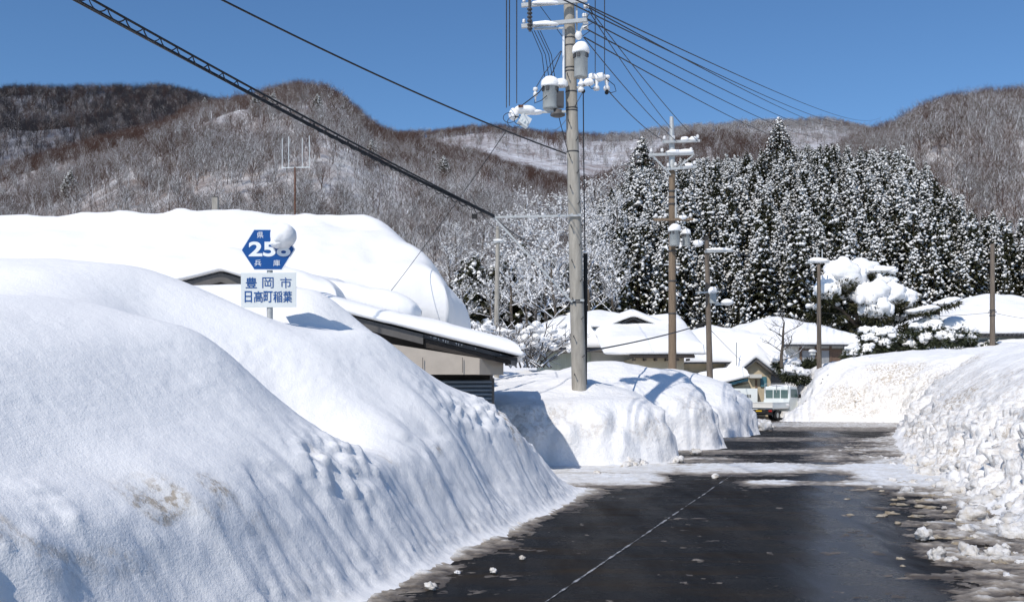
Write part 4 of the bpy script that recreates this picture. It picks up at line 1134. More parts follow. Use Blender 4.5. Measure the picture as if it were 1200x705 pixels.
def garage():
    e = empty('garage', (0, 0, 0), 'half-buried garage with a ribbed shutter, beige lintel and a snow-heavy sloping roof', 'garage')
    Y = 18.2; sl = .252
    xr, zr = .10, CAMH + (455 - 419) * Y / F
    xl = -4.6; fn = lambda X, Y_: zr + (xr - X) * sl + 0 * Y_
    roof_slab('roof', e, xl, xr, Y + .02, Y + 4.2, fn, .07, 'steel_dark')
    # fascia along the raking edge: grey board up to the break, darker beyond
    b = MB(); b.prism([(xl, Y, fn(xl, 0) - .01), (-1.62, Y, fn(-1.62, 0) - .01), (-1.62, Y, fn(-1.62, 0) - .19), (xl, Y, fn(xl, 0) - .19)], (0, -.05, 0)); b.build('fascia', M['fascia'], e, local=True)
    b = MB(); b.prism([(-1.60, Y + .03, fn(-1.60, 0) - .08), (xr - .12, Y + .03, fn(xr - .12, 0) - .08), (xr - .12, Y + .03, fn(xr - .12, 0) - .15), (-1.60, Y + .03, fn(-1.60, 0) - .24)], (0, .05, 0)); b.build('fascia', M['dark_wood'], e, local=True)
    # dark boarded front under the eave
    w = MB(); yw = Y + .75
    w.prism([(xl + .3, yw, 0), (-.42, yw, 0), (-.42, yw, fn(-.42, 0) - .10), (xl + .3, yw, fn(xl + .3, 0) - .10)], (0, 3.0, 0)); w.build('wall', M['dark_wood'], e, local=True)
    for k in range(9):
        sf = MB(); sf.span((xl + .5 + k * .5, Y + .08, fn(xl + .5 + k * .5, 0) - .13), (xl + .5 + k * .5, yw + .1, fn(xl + .5 + k * .5, 0) - .13), .06, .09)
        sf.build('rafter', M['dark_wood'], e, local=True)
    # beige lintel: two faces meeting at a corner
    zt, zb = CAMH + (455 - 419.5) * Y / F, CAMH + (455 - 438.5) * Y / F
    xc = (562 - 600) * Y / F; xe = (590 - 600) * (Y + .55) / F
    A = [(-2.3, Y - .14), (xc, Y), (xe, Y + .55), (xe - .1, Y + .85), (xc - .1, Y + .28), (-2.3, Y + .12)]
    lm = MB()
    def wedge(pts, n0, tops):
        n = len(pts); vs = [(x, y, zb) for x, y in pts] + [(x, y, z) for (x, y), z in zip(pts, tops)]
        lm.add(vs, [tuple(range(n))[::-1], tuple(range(n, 2 * n))] + [(i, (i + 1) % n, n + (i + 1) % n, n + i) for i in range(n)], False)
    wedge([A[0], A[1], A[4], A[5]], 0, (zt + .27, zt, zt, zt + .27))
    o = lm.build('lintel', M['beige_beam'], e, local=True); clean_normals(o)
    lm = MB(); wedge([(A[1][0] + .003, A[1][1] + .002), A[2], A[3], (A[4][0] + .003, A[4][1] + .002)], 0, (zt - .002, zt - .02, zt - .02, zt - .002))
    o = lm.build('lintel', M['beige_beam'], e, local=True); clean_normals(o)
    sm = MB()
    for x in (-1.62, -.9): sm.box((x, Y - .135 if x < -1 else Y - .068, (zt + zb) / 2 + .02), (.012, .012, zt - zb - .02))
    sm.build('panel_seam', M['fascia'], e, local=True)
    # shutter
    sh = MB(); x0, x1 = -1.9, (576.5 - 600) * (Y + .6) / F
    for k in range(22):
        z = .1 + k * .078; sh.prism([(x0, Y + .52, z), (x0, Y + .475, z + .03), (x0, Y + .475, z + .05), (x0, Y + .52, z + .075)], (x1 - x0, 0, 0))
    sh.build('shutter', M['shutter_blue'], e, local=True)
    ps = MB(); ps.box((x1 + .02, Y + .57, .85), (.05, .14, 2.0)); ps.build('door_post', M['fascia'], e, local=True)
    # snow lying along the roof
    roof_snow('roof_snow', e, xl - .1, xr + .05, Y - .12, Y + 4.1, fn, .30, 540, rnd=.35, edge=.45, amp=.12, nx=110, ny=60, wob=.07)
    # rolls that slid down from the roof behind
    sn = MB()
    def roll(p0, p1, rad, sd, squash=.8):
        n = 26; nu = 18; vs = []; fs = []
        for i in range(n):
            t = i / (n - 1); c = p0.lerp(p1, t); k = max(.02, 1 - abs(2 * t - 1) ** 6) ** .5
            for j in range(nu):
                a = 2 * math.pi * j / nu
                rr = rad * k * (1 + .16 * float(fbm(np.array([t * 4 + sd]), np.array([math.cos(a)]), np.array([math.sin(a)]), seed=sd, o=3)[0]))
                vs.append(c + Vector((0, math.cos(a) * rr, math.sin(a) * rr * squash)))
        for i in range(n - 1):
            for j in range(nu): fs.append((i * nu + j, i * nu + (j + 1) % nu, (i + 1) * nu + (j + 1) % nu, (i + 1) * nu + j))
        sn.add(vs, fs, True)
    roll(P(352, 336, 20.6), P(494, 366, 20.8), .34, 7, .88)
    o = sn.build('snow_roll', M['snow'], e, local=True); clean_normals(o)
    sn = MB(); roll(P(330, 340, 21.0), P(440, 350, 21.2), .30, 9, .8); o = sn.build('snow_roll', M['snow'], e, local=True); clean_normals(o)
    ic = MB(); r = random.Random(8)
    for k in range(14):
        x = r.uniform(-1.5, -.2); L = r.uniform(.015, .05); z = fn(x, 0) - .01; ic.tube([(x, Y - .08, z), (x, Y - .08, z - L)], [.012, .002], 5)
    ic.build('icicle_fringe', M['ice'], e, local=True)
garage()

def arch_house():
    e = empty('dormer_house', (0, 0, 0), 'house with a pale green panelled wall and a tiny dark gable under a snow arch', 'house')
    x0, x1, y0, y1 = .6, 8.6, 46.6, 55.5
    fn = hip(x0, x1, y0, y1, 3.55, .34, .85)
    wall_box('wall', e, x0 + 3.1, x1 - .7, y0 + .9, y1 - .8, 0, 3.5, 'pale_wall')
    wall_box('wall', e, x0 + .75, x0 + 3.095, y0 + .84, y1 - 1.0, 0, 3.46, 'green_panel')
    rb = MB()
    for k in range(9): rb.box((x0 + .9 + k * .28, y0 + .82, 1.7), (.045, .04, 3.3))
    rb.build('wall_batten', M['green_panel'], e, local=True)
    gt = MB(); gt.tube([(x0 + .2, y0 + .02, 3.42), (x1 - .2, y0 + .02, 3.40)], .06, 8); gt.build('gutter', M['fascia'], e, local=True)
    roof_slab('roof', e, x0 + .05, x1 - .05, y0 + .08, y1 - .05, lambda X, Y: fn(X, Y) - .01, .10, 'roof_tile')
    roof_snow('roof_snow', e, x0 - .1, x1 + .1, y0 - .02, y1 + .1, fn, 1.0, 560, rnd=1.2, edge=.55, amp=.12, nx=80, ny=60)
    Y = 46.85; xc = (742 - 600) * Y / F; ap = CAMH + (455 - 371.5) * Y / F
    g = MB(); g.prism([(xc - 1.0, Y + .12, ap - .47), (xc + 1.0, Y + .12, ap - .47), (xc, Y + .12, ap - .06)], (0, 1.2, 0)); gg = g.build('gable', M['dark_wood'], e, local=True)
    v = MB(); v.box((xc - .18, Y + .09, ap - .33), (.26, .05, .14)); v.build('vent', M['rubber'], gg, local=True)
    for s in (-1, 1):
        b = MB(); b.prism([(xc, Y, ap), (xc, Y, ap - .10), (xc + s * 1.15, Y, ap - .60), (xc + s * 1.15, Y, ap - .47)], (0, .08, 0)); b.build('bargeboard', M['roof_tile'], gg, local=True)
    f2 = lambda X, Y_: ap + .03 - np.sqrt((X - xc) ** 2 + .01) * .40 + 0 * Y_
    roof_snow('dormer_snow', e, xc - 1.95, xc + 1.95, Y - .30, Y + 3.6, lambda X, Y_: np.maximum(f2(X, Y_), ap - .5), .45, 565, rnd=.8, edge=.45, amp=.15, nx=50, ny=40)
    ant = MB(); ant.tube([P(738, 372, 48), P(738, 358, 48)], .03, 6); ant.build('roof_finial', M['steel_dark'], e, local=True)
arch_house()

def tan_shed():
    e = empty('tan_shed', (0, 0, 0), 'tan walled outbuilding with a thin dark eave under a long white roof', 'outbuilding')
    Y = 42.6; xl = (741 - 600) * Y / F; xr = (813 - 600) * Y / F; ze = CAMH + (455 - 417) * Y / F
    fn = shed_y(Y, ze + .02, .26)
    wall_box('wall', e, xl + .2, xr - .32, Y + .55, Y + 6, 0, ze - .06, 'tan_wall')
    roof_slab('roof', e, xl - .1, xr + .05, Y, Y + 6.6, fn, .10, 'dark_wood')
    for k in range(6):
        pu = MB(); pu.box((xl + .1 + k * (xr - xl - .3) / 5, Y + .3, ze - .15), (.09, .55, .09)); pu.build('rafter', M['dark_wood'], e, local=True)
    roof_snow('roof_snow', e, xl - 1.2, xr + .6, Y + .12, Y + 6.8, fn, .58, 570, rnd=.8, edge=.42, amp=.15, nx=60, ny=50)
tan_shed()

def gabled_house():
    e = empty('gabled_house', (0, 0, 0), 'beige house with two sharp snow-draped gables above the parked truck', 'house')
    # main roof
    K = 1.24; x0, x1, y0, y1 = 7.3 * K, 13.0 * K, 47.6 * K, 57.0 * K
    fn = hip(x0, x1, y0, y1, CAMH + (455 - 424) * y0 / F, .36, .8)
    wall_box('wall', e, x0 + .7, x1 - 1.0, y0 + 1.0, y1 - .8, 0, 3.2, 'tan_wall')
    roof_slab('roof', e, x0 + .05, x1 - .05, y0 + .05, y1 - .05, lambda X, Y: fn(X, Y) - .01, .10, 'roof_tile')
    roof_snow('roof_snow', e, x0 - .1, x1 + .05, y0 - .05, y1 + .1, fn, 1.35, 580, rnd=1.0, edge=.5, amp=.16, nx=70, ny=60)
    # small triangular vent gable high on the roof
    Y = 50.6 * K; xc = (844 - 600) * Y / F; ap = CAMH + (455 - 379.5) * Y / F
    g = MB(); g.prism([(xc - .48, Y, ap - .34), (xc + .48, Y, ap - .34), (xc, Y, ap)], (0, 1.5, 0)); g.build('gable', M['dark_wood'], e, local=True)
    # two gables towards the road
    for Y, xc, ap, hl, hr, sl, yd, mt, sd in ((47.2 * K, (886 - 600) * 47.2 * K / F, CAMH + (455 - 420) * 47.2 * K / F, 1.8, 1.2, .80, 4.5, 'tan_wall', 590), (49.4 * K, (899 - 600) * 49.4 * K / F, CAMH + (455 - 419) * 49.4 * K / F, 1.3, 1.45, .95, 5, 'grey_board', 600)):
        zl, zr2 = ap - hl * sl, ap - hr * sl
        w = MB(); w.prism([(xc - hl + .3, Y + .45, -.1), (xc + hr - .22, Y + .45, -.1), (xc + hr - .22, Y + .45, zr2 + .12), (xc, Y + .45, ap - .12), (xc - hl + .3, Y + .45, zl + .16)], (0, yd, 0))
        o = w.build('wall', M[mt], e, local=True); clean_normals(o)
        for s, h_ in ((-1, hl), (1, hr)):
            b = MB(); b.prism([(xc, Y, ap + .02), (xc, Y, ap - .15), (xc + s * h_, Y, ap - .15 - sl * h_), (xc + s * h_, Y, ap + .02 - sl * h_)], (0, .09, 0)); o = b.build('bargeboard', M['fascia'], e, local=True); clean_normals(o)
        f2 = (lambda xc, ap, sl: lambda X, Y_: ap + .05 - np.sqrt((X - xc) ** 2 + .003) * sl + 0 * Y_)(xc, ap, sl)
        roof_slab('roof', e, xc - hl, xc + hr, Y + .03, Y + yd, f2, .05, 'roof_tile')
        roof_snow('gable_snow', e, xc - hl * .95, xc + hr + .05, Y - .12, Y + yd, f2, .80, sd, rnd=.6, edge=.45, amp=.25, nx=46, ny=40)
    # hood, door strip and the teal lean-to eave
    Y = 47.2 * K + .35; X = lambda px: (px - 600) * Y / F; Zz = lambda py: CAMH + (455 - py) * Y / F
    h = MB(); h.box(((X(877) + X(891)) / 2, Y - .12, (Zz(438) + Zz(443)) / 2), (X(891) - X(877), .5, .22)); h.build('door_hood', M['pale_wall'], e, local=True)
    d = MB(); d.box(((X(885) + X(888)) / 2, Y + .06, Zz(450)), (.10, .06, .55)); d.build('door_frame', M['brown_wood'], e, local=True)
    t = MB(); t.box((X(895), Y + .05, Zz(447)), (.35, .1, .6)); t.build('side_panel', M['teal_metal'], e, local=True)
    Y = 46.6 * K
    l = MB(); l.prism([P(840, 452, Y), P(877, 443, Y), P(877, 446, Y), P(840, 455, Y)], (0, 1.6, 0)); o = l.build('lean_to_eave', M['teal_metal'], e, local=True); clean_normals(o)
    l = MB(); l.prism([P(848, 455, Y + .5), P(878, 449, Y + .5), P(878, 462, Y + .5), P(848, 462, Y + .5)], (0, .5, 0)); o = l.build('lean_to_wall', M['tan_wall'], e, local=True); clean_normals(o)
    fl = lambda X_, Y_: CAMH + (455 - 443) * 46.6 * K / F + .05 - ((877 - 600) * 46.6 * K / F - X_) * .245 + 0 * Y_
    roof_snow('lean_to_snow', e, (838 - 600) * 46.6 * K / F - 1.4, (876 - 600) * 46.6 * K / F, 46.45 * K, 48.6 * K, fl, .8, 610, rnd=.7, edge=.35, amp=.2, nx=46, ny=34)
    rd = MB(); rd.tube([P(863, 428, 46.8 * K), P(863, 401, 46.8 * K)], .035, 6); rd.build('vent_pipe', M['galvanised'], e, local=True)
gabled_house()

def brown_house():
    e = empty('brown_house', (0, 0, 0), 'old brown-walled house with grey shutters behind the leafless garden tree', 'house')
    Y = 80; X = lambda px: (px - 600) * Y / F; Z = lambda py: CAMH + (455 - py) * Y / F
    x0, x1 = X(846), X(1003)
    fn = hip(x0, x1, Y - .9, Y + 9, Z(404), .42, .8)
    wall_box('wall', e, x0 + 1.0, x1 - .8, Y, Y + 8, 1.0, Z(404) - .05, 'pale_wall')
    roof_slab('roof', e, x0 + .05, x1 - .05, Y - .85, Y + 8.9, lambda A, B: fn(A, B) - .01, .14, 'roof_tile')
    roof_snow('roof_snow', e, x0 - .1, x1 + .1, Y - .95, Y + 9, fn, .85, 620, rnd=.8, edge=.55, amp=.22, nx=90, ny=50)
    for px in (938, 956, 973, 990):
        p = MB(); p.box((X(px), Y - .05, Z(417)), (.16, .14, 1.6)); p.build('post', M['brown_wood'], e, local=True)
    for a, b, m in ((940, 955, 'grey_board'), (957.5, 971.5, 'grey_board'), (974.5, 988.5, 'brown_wood')):
        p = MB(); p.box(((X(a) + X(b)) / 2, Y - .02, Z(418)), (X(b) - X(a), .08, 1.15)); p.build('shutter', M[m], e, local=True)
    p = MB(); p.box(((X(936) + X(992)) / 2, Y - .07, Z(409.5)), (X(992) - X(936), .12, .12)); p.build('wall_rail', M['brown_wood'], e, local=True)
brown_house()

def long_roof_house():
    e = empty('long_roof_house', (0, 0, 0), 'house under a wide sloping white roof behind the thick brown pole', 'house')
    Y = 62; X = lambda px: (px - 600) * Y / F; Z = lambda py: CAMH + (455 - py) * Y / F
    x0, x1 = X(1099), X(1330)
    fn = hip(x0, x1, Y - .9, Y + 9.5, Z(392), .40, 1.1)
    wall_box('wall', e, x0 + 1.8, x1 - .8, Y, Y + 8, 1.0, Z(392) - .08, 'pale_wall')
    roof_slab('roof', e, x0 + .05, x1 - .05, Y - .85, Y + 9.4, lambda A, B: fn(A, B) - .01, .12, 'roof_tile')
    tl = MB()
    for k in range(44): tl.tube([(x0 + .2 + k * .27, Y - .97, Z(392) - .06), (x0 + .2 + k * .27, Y - .6, Z(392) + .02)], .07, 7)
    tl.build('eave_tile', M['roof_tile'], e, local=True)
    roof_snow('roof_snow', e, x0 - .1, x1 + .1, Y - .92, Y + 9.5, fn, .9, 640, rnd=.9, edge=.6, amp=.16, nx=90, ny=50)
    for a, b in ((1146, 1158), (1170, 1182), (1186, 1199)):
        wn = MB(); wn.box(((X(a) + X(b)) / 2, Y - .03, Z(403)), (X(b) - X(a), .08, .75)); f = wn.build('window', M['sign_white'], e, local=True)
        pn = MB(); pn.box(((X(a) + X(b)) / 2, Y - .075, Z(403)), (X(b) - X(a) - .14, .02, .62)); pn.build('pane', M['grey_board'], f, local=True)
    for px in (1141, 1164): 
        p = MB(); p.box((X(px), Y - .06, Z(404)), (.14, .14, 1.3)); p.build('post', M['brown_wood'], e, local=True)
long_roof_house()
# ------------------------------------------------------------------ road sign
def text_mesh(s, size, bold=0.0, thick=.002):
    c = bpy.data.curves.new('lettering', 'FONT'); c.body = s; c.size = size; c.align_x = 'CENTER'; c.align_y = 'CENTER'
    c.offset = bold; c.extrude = thick
    o = bpy.data.objects.new('lettering', c); COL.objects.link(o)
    dg = bpy.context.evaluated_depsgraph_get(); me = bpy.data.meshes.new_from_object(o.evaluated_get(dg))
    bpy.data.objects.remove(o); bpy.data.curves.remove(c)
    return me

def road_sign():
    Y = 11.6; base = P(315, 455, Y); base.z = 1.2
    e = empty('route_sign', base, 'blue hexagonal route sign above a white place-name plate, half capped with snow', 'road sign')
    def fit(name, s, px, py, wpx, hpx, y, mat, parent, bold=0.0):
        me = text_mesh(s, 1.0, 0.0); co = np.array([v.co[:] for v in me.vertices])
        lo, hi = co.min(0), co.max(0); h = hpx * Y / F; wd = wpx * Y / F
        sy = h / (hi[1] - lo[1]); sx = wd / (hi[0] - lo[0])
        if bold:
            me = text_mesh(s, 1.0, bold); co = np.array([v.co[:] for v in me.vertices]); lo, hi = co.min(0), co.max(0); sy = h / (hi[1] - lo[1]); sx = wd / (hi[0] - lo[0])
        c = P(px, py, Y); off = origin(parent)
        for v in me.vertices:
            x, yy, zz = v.co
            v.co = (c.x + (x - (lo[0] + hi[0]) / 2) * sx - off.x, y - zz * .5 - off.y, c.z + (yy - (lo[1] + hi[1]) / 2) * sy - off.z)
        me.materials.clear(); me.materials.append(M[mat])
        return link_mesh(name, me, parent)
    hexpts = [(282, 293), (297.3, 268.3), (331, 268.3), (346, 292), (330.6, 316.5), (297.4, 316.5)]
    def scaled(k): return [(314.1 + (x - 314.1) * k, 292.5 + (y - 292.5) * k) for x, y in hexpts]
    def plate(pts, y0, th, name, mat, par):
        mb = MB(); mb.prism([Vector((P(x, y, Y).x, y0, P(x, y, Y).z)) for x, y in pts], (0, th, 0)); o = mb.build(name, M[mat], par); clean_normals(o); return o
    hx = plate(scaled(1.0), Y, .012, 'route_shield', 'sign_letter_white', e)
    bl = plate(scaled(.955), Y - .002, .006, 'shield_face', 'sign_blue', hx)
    fit('lettering', '258', 316, 291.8, 49, 17.5, Y - .004, 'sign_letter_white', hx, .03)
    fit('lettering', '県', 305, 275.3, 7.5, 7.2, Y - .004, 'sign_letter_white', hx)
    fit('lettering', '兵', 302.3, 308, 8, 7.2, Y - .004, 'sign_letter_white', hx)
    fit('lettering', '庫', 324.3, 308, 8, 7.2, Y - .004, 'sign_letter_white', hx)
    pl = plate([(282.2, 319.6), (347, 319.2), (347, 359.6), (282.6, 360.2)], Y, .012, 'name_plate', 'sign_white', e)
    for s, x in zip('豊岡市', (294.5, 314, 335)): fit('lettering', s, x, 331.2, 13.2, 12.6, Y - .004, 'sign_blue', pl, .009 if s == '豊' else 0)
    for s, x in zip('日高町稲葉', (291, 302.8, 314.2, 325.6, 337)): fit('lettering', s, x, 347.6, 10.6 if s != '日' else 8.4, 13.2, Y - .004, 'sign_blue', pl, .009)
    ps = MB(); c = P(315, 300, Y); ps.tube([(c.x, Y + .05, 1.2), (c.x, Y + .05, c.z + .2)], .036, 14); ps.build('post', M['galvanised'], e)
    br = MB()
    for py in (280, 306, 330, 350): br.box((c.x, Y + .03, P(0, py, Y).z), (.16, .03, .03))
    br.build('bracket', M['galvanised'], e)
    sc = MB(); q = P(333, 276.8, Y)
    sc.blob((q.x, Y - .02, q.z + .005), (.150, .17, .142), .16, 1.4, 41, 30, 20); sc.blob((q.x - .06, Y - .05, q.z - .085), (.085, .09, .06), .25, 1.6, 43, 20, 12)
    sc.build('snow_cap', M['snow'], e)
road_sign()

# ------------------------------------------------------------------ poles
def arm(mb, a, b, w_=.07, h_=.07): mb.span(a, b, w_, h_)
def insul(mb, p, s=1.0):
    mb.lathe(Vector(p), [(0, 0), (.012 * s, 0), (.012 * s, .04 * s), (.045 * s, .05 * s), (.05 * s, .075 * s), (.03 * s, .085 * s), (.048 * s, .10 * s), (.045 * s, .125 * s), (.02 * s, .15 * s), (0, .155 * s)], 10)
def drum(name, parent, px, py0, py1, rpx, Y, mat='drum_paint'):
    c = P(px, py1, Y); h = (py1 - py0) * Y / F; r = rpx * Y / F
    t = MB(); t.lathe(c, [(0, 0), (r * .9, 0), (r * .96, .02), (r * .96, h * .88), (r * 1.06, h * .89), (r * 1.06, h * .93), (r * .9, h), (0, h * 1.02)], 22)
    d = t.build(name, M[mat], parent)
    f = MB()
    for a in (-1.1, -.4, .9): f.box((c.x + math.sin(a) * r * .98, Y - math.cos(a) * r * .98, c.z + h * .78), (.07, .06, .09), rz=a)
    f.lathe((c.x + r * .45, Y - r * .2, c.z + h), [(.0, 0), (.035, 0), (.045, .05), (.03, .07), (.045, .10), (.02, .16), (0, .16)], 10)
    f.lathe((c.x - r * .45, Y - r * .2, c.z + h), [(.0, 0), (.035, 0), (.045, .05), (.03, .07), (.045, .10), (.02, .16), (0, .16)], 10)
    f.build('bushing', M['steel_dark'], d)
    s = MB(); s.blob((c.x, Y, c.z + h * 1.0), (r * 1.2, r * 1.15, h * .36), .16, 1.3, int(px), 24, 14, flat=.3); s.build('snow_cap', M['snow'], d)
    return d

def main_pole():
    Y = 23.0; zb = 1.0
    e = empty('utility_pole', (P(678.6, 452, Y).x, Y, 0), 'thick concrete utility pole with grey transformers rising from the snow heap', 'utility pole')
    b = P(679.5, 480, Y); b.z = -.2; m = P(678.6, 452, Y); t = P(664.5, -80, Y); Rb = 8.7 * Y / F
    p = MB(); pts = [Vector((m.x + (m.x - t.x) * .25, Y, 0)), m, m.lerp(t, .5), t]; p.tube(pts, [Rb * 1.02, Rb, Rb * .83, Rb * .66], 28)
    p.build('shaft', M['concrete_pole'], e)
    ax = lambda py: m.lerp(t, (452 - py) / 532.)
    rad = lambda py: Rb * (1 - .34 * (452 - py) / 532.)
    # bands and step bolts
    bd = MB()
    for py in (352, 354.5, 253, 178, 127, 130, 108, 84, 80, 45, 54):
        c = ax(py); r = rad(py) + .006; bd.lathe((c.x, Y, c.z - .02), [(r - .01, 0), (r, 0), (r, .03), (r - .01, .03)], 24)
    bd.build('band', M['steel_dark'], e)
    for k, py in enumerate((440, 418, 396, 374, 352, 330, 308, 288, 268, 240, 222, 204, 186, 166, 146, 126, 92, 70)):
        c = ax(py); s = 1 if k % 2 else -1; r = rad(py)
        sb = MB(); sb.tube([(c.x + s * r * .5, Y - r * .8, c.z), (c.x + s * (r * .5 + .03), Y - r - .13, c.z + .01), (c.x + s * (r * .5 + .03), Y - r - .13, c.z + .05)], .011, 6); sb.build('step_bolt', M['steel_dark'], e)
    # crossarms
    for (x0, y0, x1, y1, sx0, sx1) in ((611, 6.5, 688, 0.5, 623, 655), (611, 31, 688, 23.5, 623, 652)):
        a = MB(); A = P(x0, y0, Y - .25); B = P(x1, y1, Y - .25); arm(a, A, B, .075, .085)
        o = a.build('crossarm', M['galvanised'], e)
        s = MB(); c = (P(sx0, y0 - 4, Y - .25) + P(sx1, y0 - 4, Y - .25)) / 2; s.blob((c.x, c.y, c.z - .03), (.32, .09, .075), .25, 1.6, int(y0) + 5, 18, 10, flat=.4); s.build('snow_cap', M['snow'], o)
        ins = MB()
        for px in (614, 621, 684, 687): q = P(px, y0 + (y1 - y0) * (px - x0) / (x1 - x0), Y - .25); insul(ins, (q.x, q.y, q.z + .04), .8)
        ins.build('insulator', M['insulator'], o)
    br = MB(); arm(br, P(626, 34, Y - .22), P(660, 33, Y - .22), .04, .04); arm(br, P(688, 20, Y - .2), P(676, 46, Y - .2), .04, .04); br.build('brace', M['galvanised'], e)
    # hanging switch stack joining the two arms
    sw = MB(); A = P(620.5, -4, Y - .32); B = P(621, 37, Y - .32); sw.tube([A, B], .03, 8)
    for k in range(6): q = A.lerp(B, .35 + .11 * k); sw.lathe((q.x, q.y, q.z - .05), [(.03, 0), (.06, .02), (.06, .05), (.03, .07)], 12)
    sw.build('disconnect_switch', M['steel_dark'], e)
    sp = MB(); arm(sp, P(675.5, -6, Y - .14), P(676, 42, Y - .14), .05, .04); sp.build('riser_bar', M['galvanised'], e)
    cd = MB(); cd.tube([P(660.5, 32, Y - .1), P(660.5, 100, Y - .1)], .028, 10); cd.build('conduit', M['sign_letter_white'], e)
    ins = MB()
    for px, py in ((684, 8), (683, 27), (683, 33)): q = P(px, py, Y - .2); ins.tube([q, q + Vector((.12, 0, .02))], [.05, .05], 10)
    q = P(678, 42, Y - .25); ins.blob(q, (.09, .09, .10), .1, 1, 3, 12, 8); ins.build('insulator', M['insulator'], e)
    # transformers
    drum('transformer', e, 680.8, 59.5, 91, 8.3, Y - .28)
    d2 = drum('transformer', e, 645, 99.5, 128, 9.4, Y - .2)
    bx = MB(); c = P(655.5, 117, Y - .2); bx.box(c, (.20, .22, .34)); bx.build('switch_box', M['steel_dark'], e)
    sn = MB(); sn.blob(P(657, 99, Y - .2), (.17, .14, .13), .2, 1.3, 17, 16, 10, flat=.4); sn.build('snow_cap', M['snow'], e)
    pn = MB(); c = P(653.5, 137, Y - .2); pn.lathe(c, [(0, 0), (.10, 0), (.17, .03), (.17, .06), (.10, .10), (.10, .16), (0, .16)], 18); pn.build('hanger_pan', M['fascia'], e)
    a = MB(); arm(a, P(597, 132, Y - .22), P(663, 131, Y - .22), .04, .05); ar = a.build('crossarm', M['galvanised'], e)
    cn = MB(); q = P(627.5, 108, Y - .3); cn.lathe((q.x, q.y, q.z - .22), [(.015, 0), (.02, .12), (.05, .14), (.05, .2), (.02, .24), (.06, .26), (.05, .32), (0, .33)], 10); cn.build('cutout', M['insulator'], e)
    # box switch hung at the arm's end, heaped with snow
    bx = MB(); c = P(614.5, 142, Y - .45); bx.box(c, (.24, .16, .22), ry=.5, rz=.3)
    for k in range(3): bx.box(c + Vector((-.06 + .06 * k, -.10, .01 - .035 * k)), (.02, .03, .06), ry=.5)
    bx.build('switch_box', M['sign_white'], e)
    sn = MB(); sn.blob(P(615, 129, Y - .35), (.26, .16, .11), .25, 1.5, 19, 20, 12); sn.blob(P(602, 134, Y - .4), (.12, .12, .14), .25, 1.5, 23, 16, 10); sn.blob(P(626, 131.5, Y - .3), (.20, .11, .06), .2, 1.5, 29, 16, 10); sn.build('snow_cap', M['snow'], e)
    rs = MB(); rs.box(P(610, 124.5, Y - .5), (.10, .06, .05)); rs.build('clamp', M['rust'], e)
    cl = MB()
    for cx, cy, rr in ((597, 138, .14), (603, 143, .16), (609, 141, .12)):
        q = P(cx, cy, Y - .5); cl.tube([q + Vector((rr * math.cos(a), 0, rr * .8 * math.sin(a))) for a in np.linspace(0, 5.6, 18)], .008, 5)
    cl.build('jumper_loop', M['cable'], e)
    # cut-outs on the opposite side
    a = MB(); arm(a, P(676, 103, Y - .22), P(713, 91, Y - .25), .05, .05); ar = a.build('crossarm', M['galvanised'], e)
    ct = MB()
    for px, py in ((681, 103), (699, 101), (711, 101)):
        q = P(px, py, Y - .35); ct.lathe((q.x, q.y, q.z - .1), [(.0, 0), (.07, .01), (.075, .07), (.035, .12), (.05, .2), (.03, .3), (0, .3)], 12)
    ct.build('cutout', M['insulator'], e)
    tp = MB()
    for px, py in ((683.5, 107), (711, 108.5)): tp.blob(P(px, py, Y - .35), (.05, .05, .05), .1, 1, 3, 10, 7)
    tp.build('lamp_bulb', M['rubber'], e)
    sn = MB()
    for px, py, r in ((703.5, 90, .11), (694, 89.5, .08), (690, 96.5, .10), (681, 98, .06), (712, 90, .05)): sn.blob(P(px, py, Y - .38), (r * 1.2, r, r * .85), .2, 1.4, int(px), 16, 10)
    sn.build('snow_cap', M['snow'], e)
    jl = MB()
    jl.tube([P(710, 92, Y - .4), P(720, 100, Y - .4), P(722, 107, Y - .4), P(716, 109, Y - .4), P(711, 105, Y - .4)], .009, 5)
    jl.tube([P(690, 100, Y - .4), P(693, 104, Y - .4), P(699, 103, Y - .4)], .009, 5)
    for x0, y0, x1, y1, bx_ in ((687, 8, 686, 22, 694), (688, 22, 684, 33, 697), (686, 33, 682, 43, 692)):
        jl.tube([P(x0, y0, Y - .25), P(bx_, (y0 + y1) / 2 - 2, Y - .3), P(x1, y1, Y - .25)], .009, 5)
    jl.tube([P(627, 116, Y - .3), P(626, 121, Y - .3), P(634, 118, Y - .3), P(641, 112, Y - .4)], .009, 5)
    jl.tube([P(611, 124, Y - .5), P(619, 118, Y - .4), P(632, 108, Y - .35), P(648, 84, Y - .25), P(658, 60, Y - .2)], .012, 5)
    for k, (x0, x1) in enumerate(((623, 645), (626, 650), (630, 654), (633, 657))): jl.tube([P(x0, 36, Y - .3), P((x0 + x1) / 2 + 1, 64, Y - .3), P(x1 - 6, 96, Y - .25)], .009, 5)
    jl.tube([P(632, 6, Y - .2), P(659, 43, Y - .2)], .008, 5); jl.tube([P(657, 60, Y - .2), P(638, 86, Y - .3), P(628, 103, Y - .3)], .009, 5)
    jl.build('jumper_loop', M['cable'], e)
    # side bracket for the telephone cable
    sb = MB(); arm(sb, P(578, 254.5, Y - .1), P(681, 252.5, Y - .18), .05, .045); sb.build('bracket_arm', M['galvanised'], e)
    sb = MB(); arm(sb, P(580, 256, Y - .1), P(670.5, 354, Y - .15), .04, .04); sb.build('bracket_strut', M['galvanised'], e)
    # shackle bolts
    kb = MB()
    for py in (352.5, 253): c = ax(py); kb.box((c.x + rad(py) * .7, Y - rad(py) * .9, c.z), (.09, .05, .05)); kb.box((c.x - rad(py) * .5, Y - rad(py) - .02, c.z), (.06, .05, .05))
    kb.build('clamp', M['galvanised'], e)
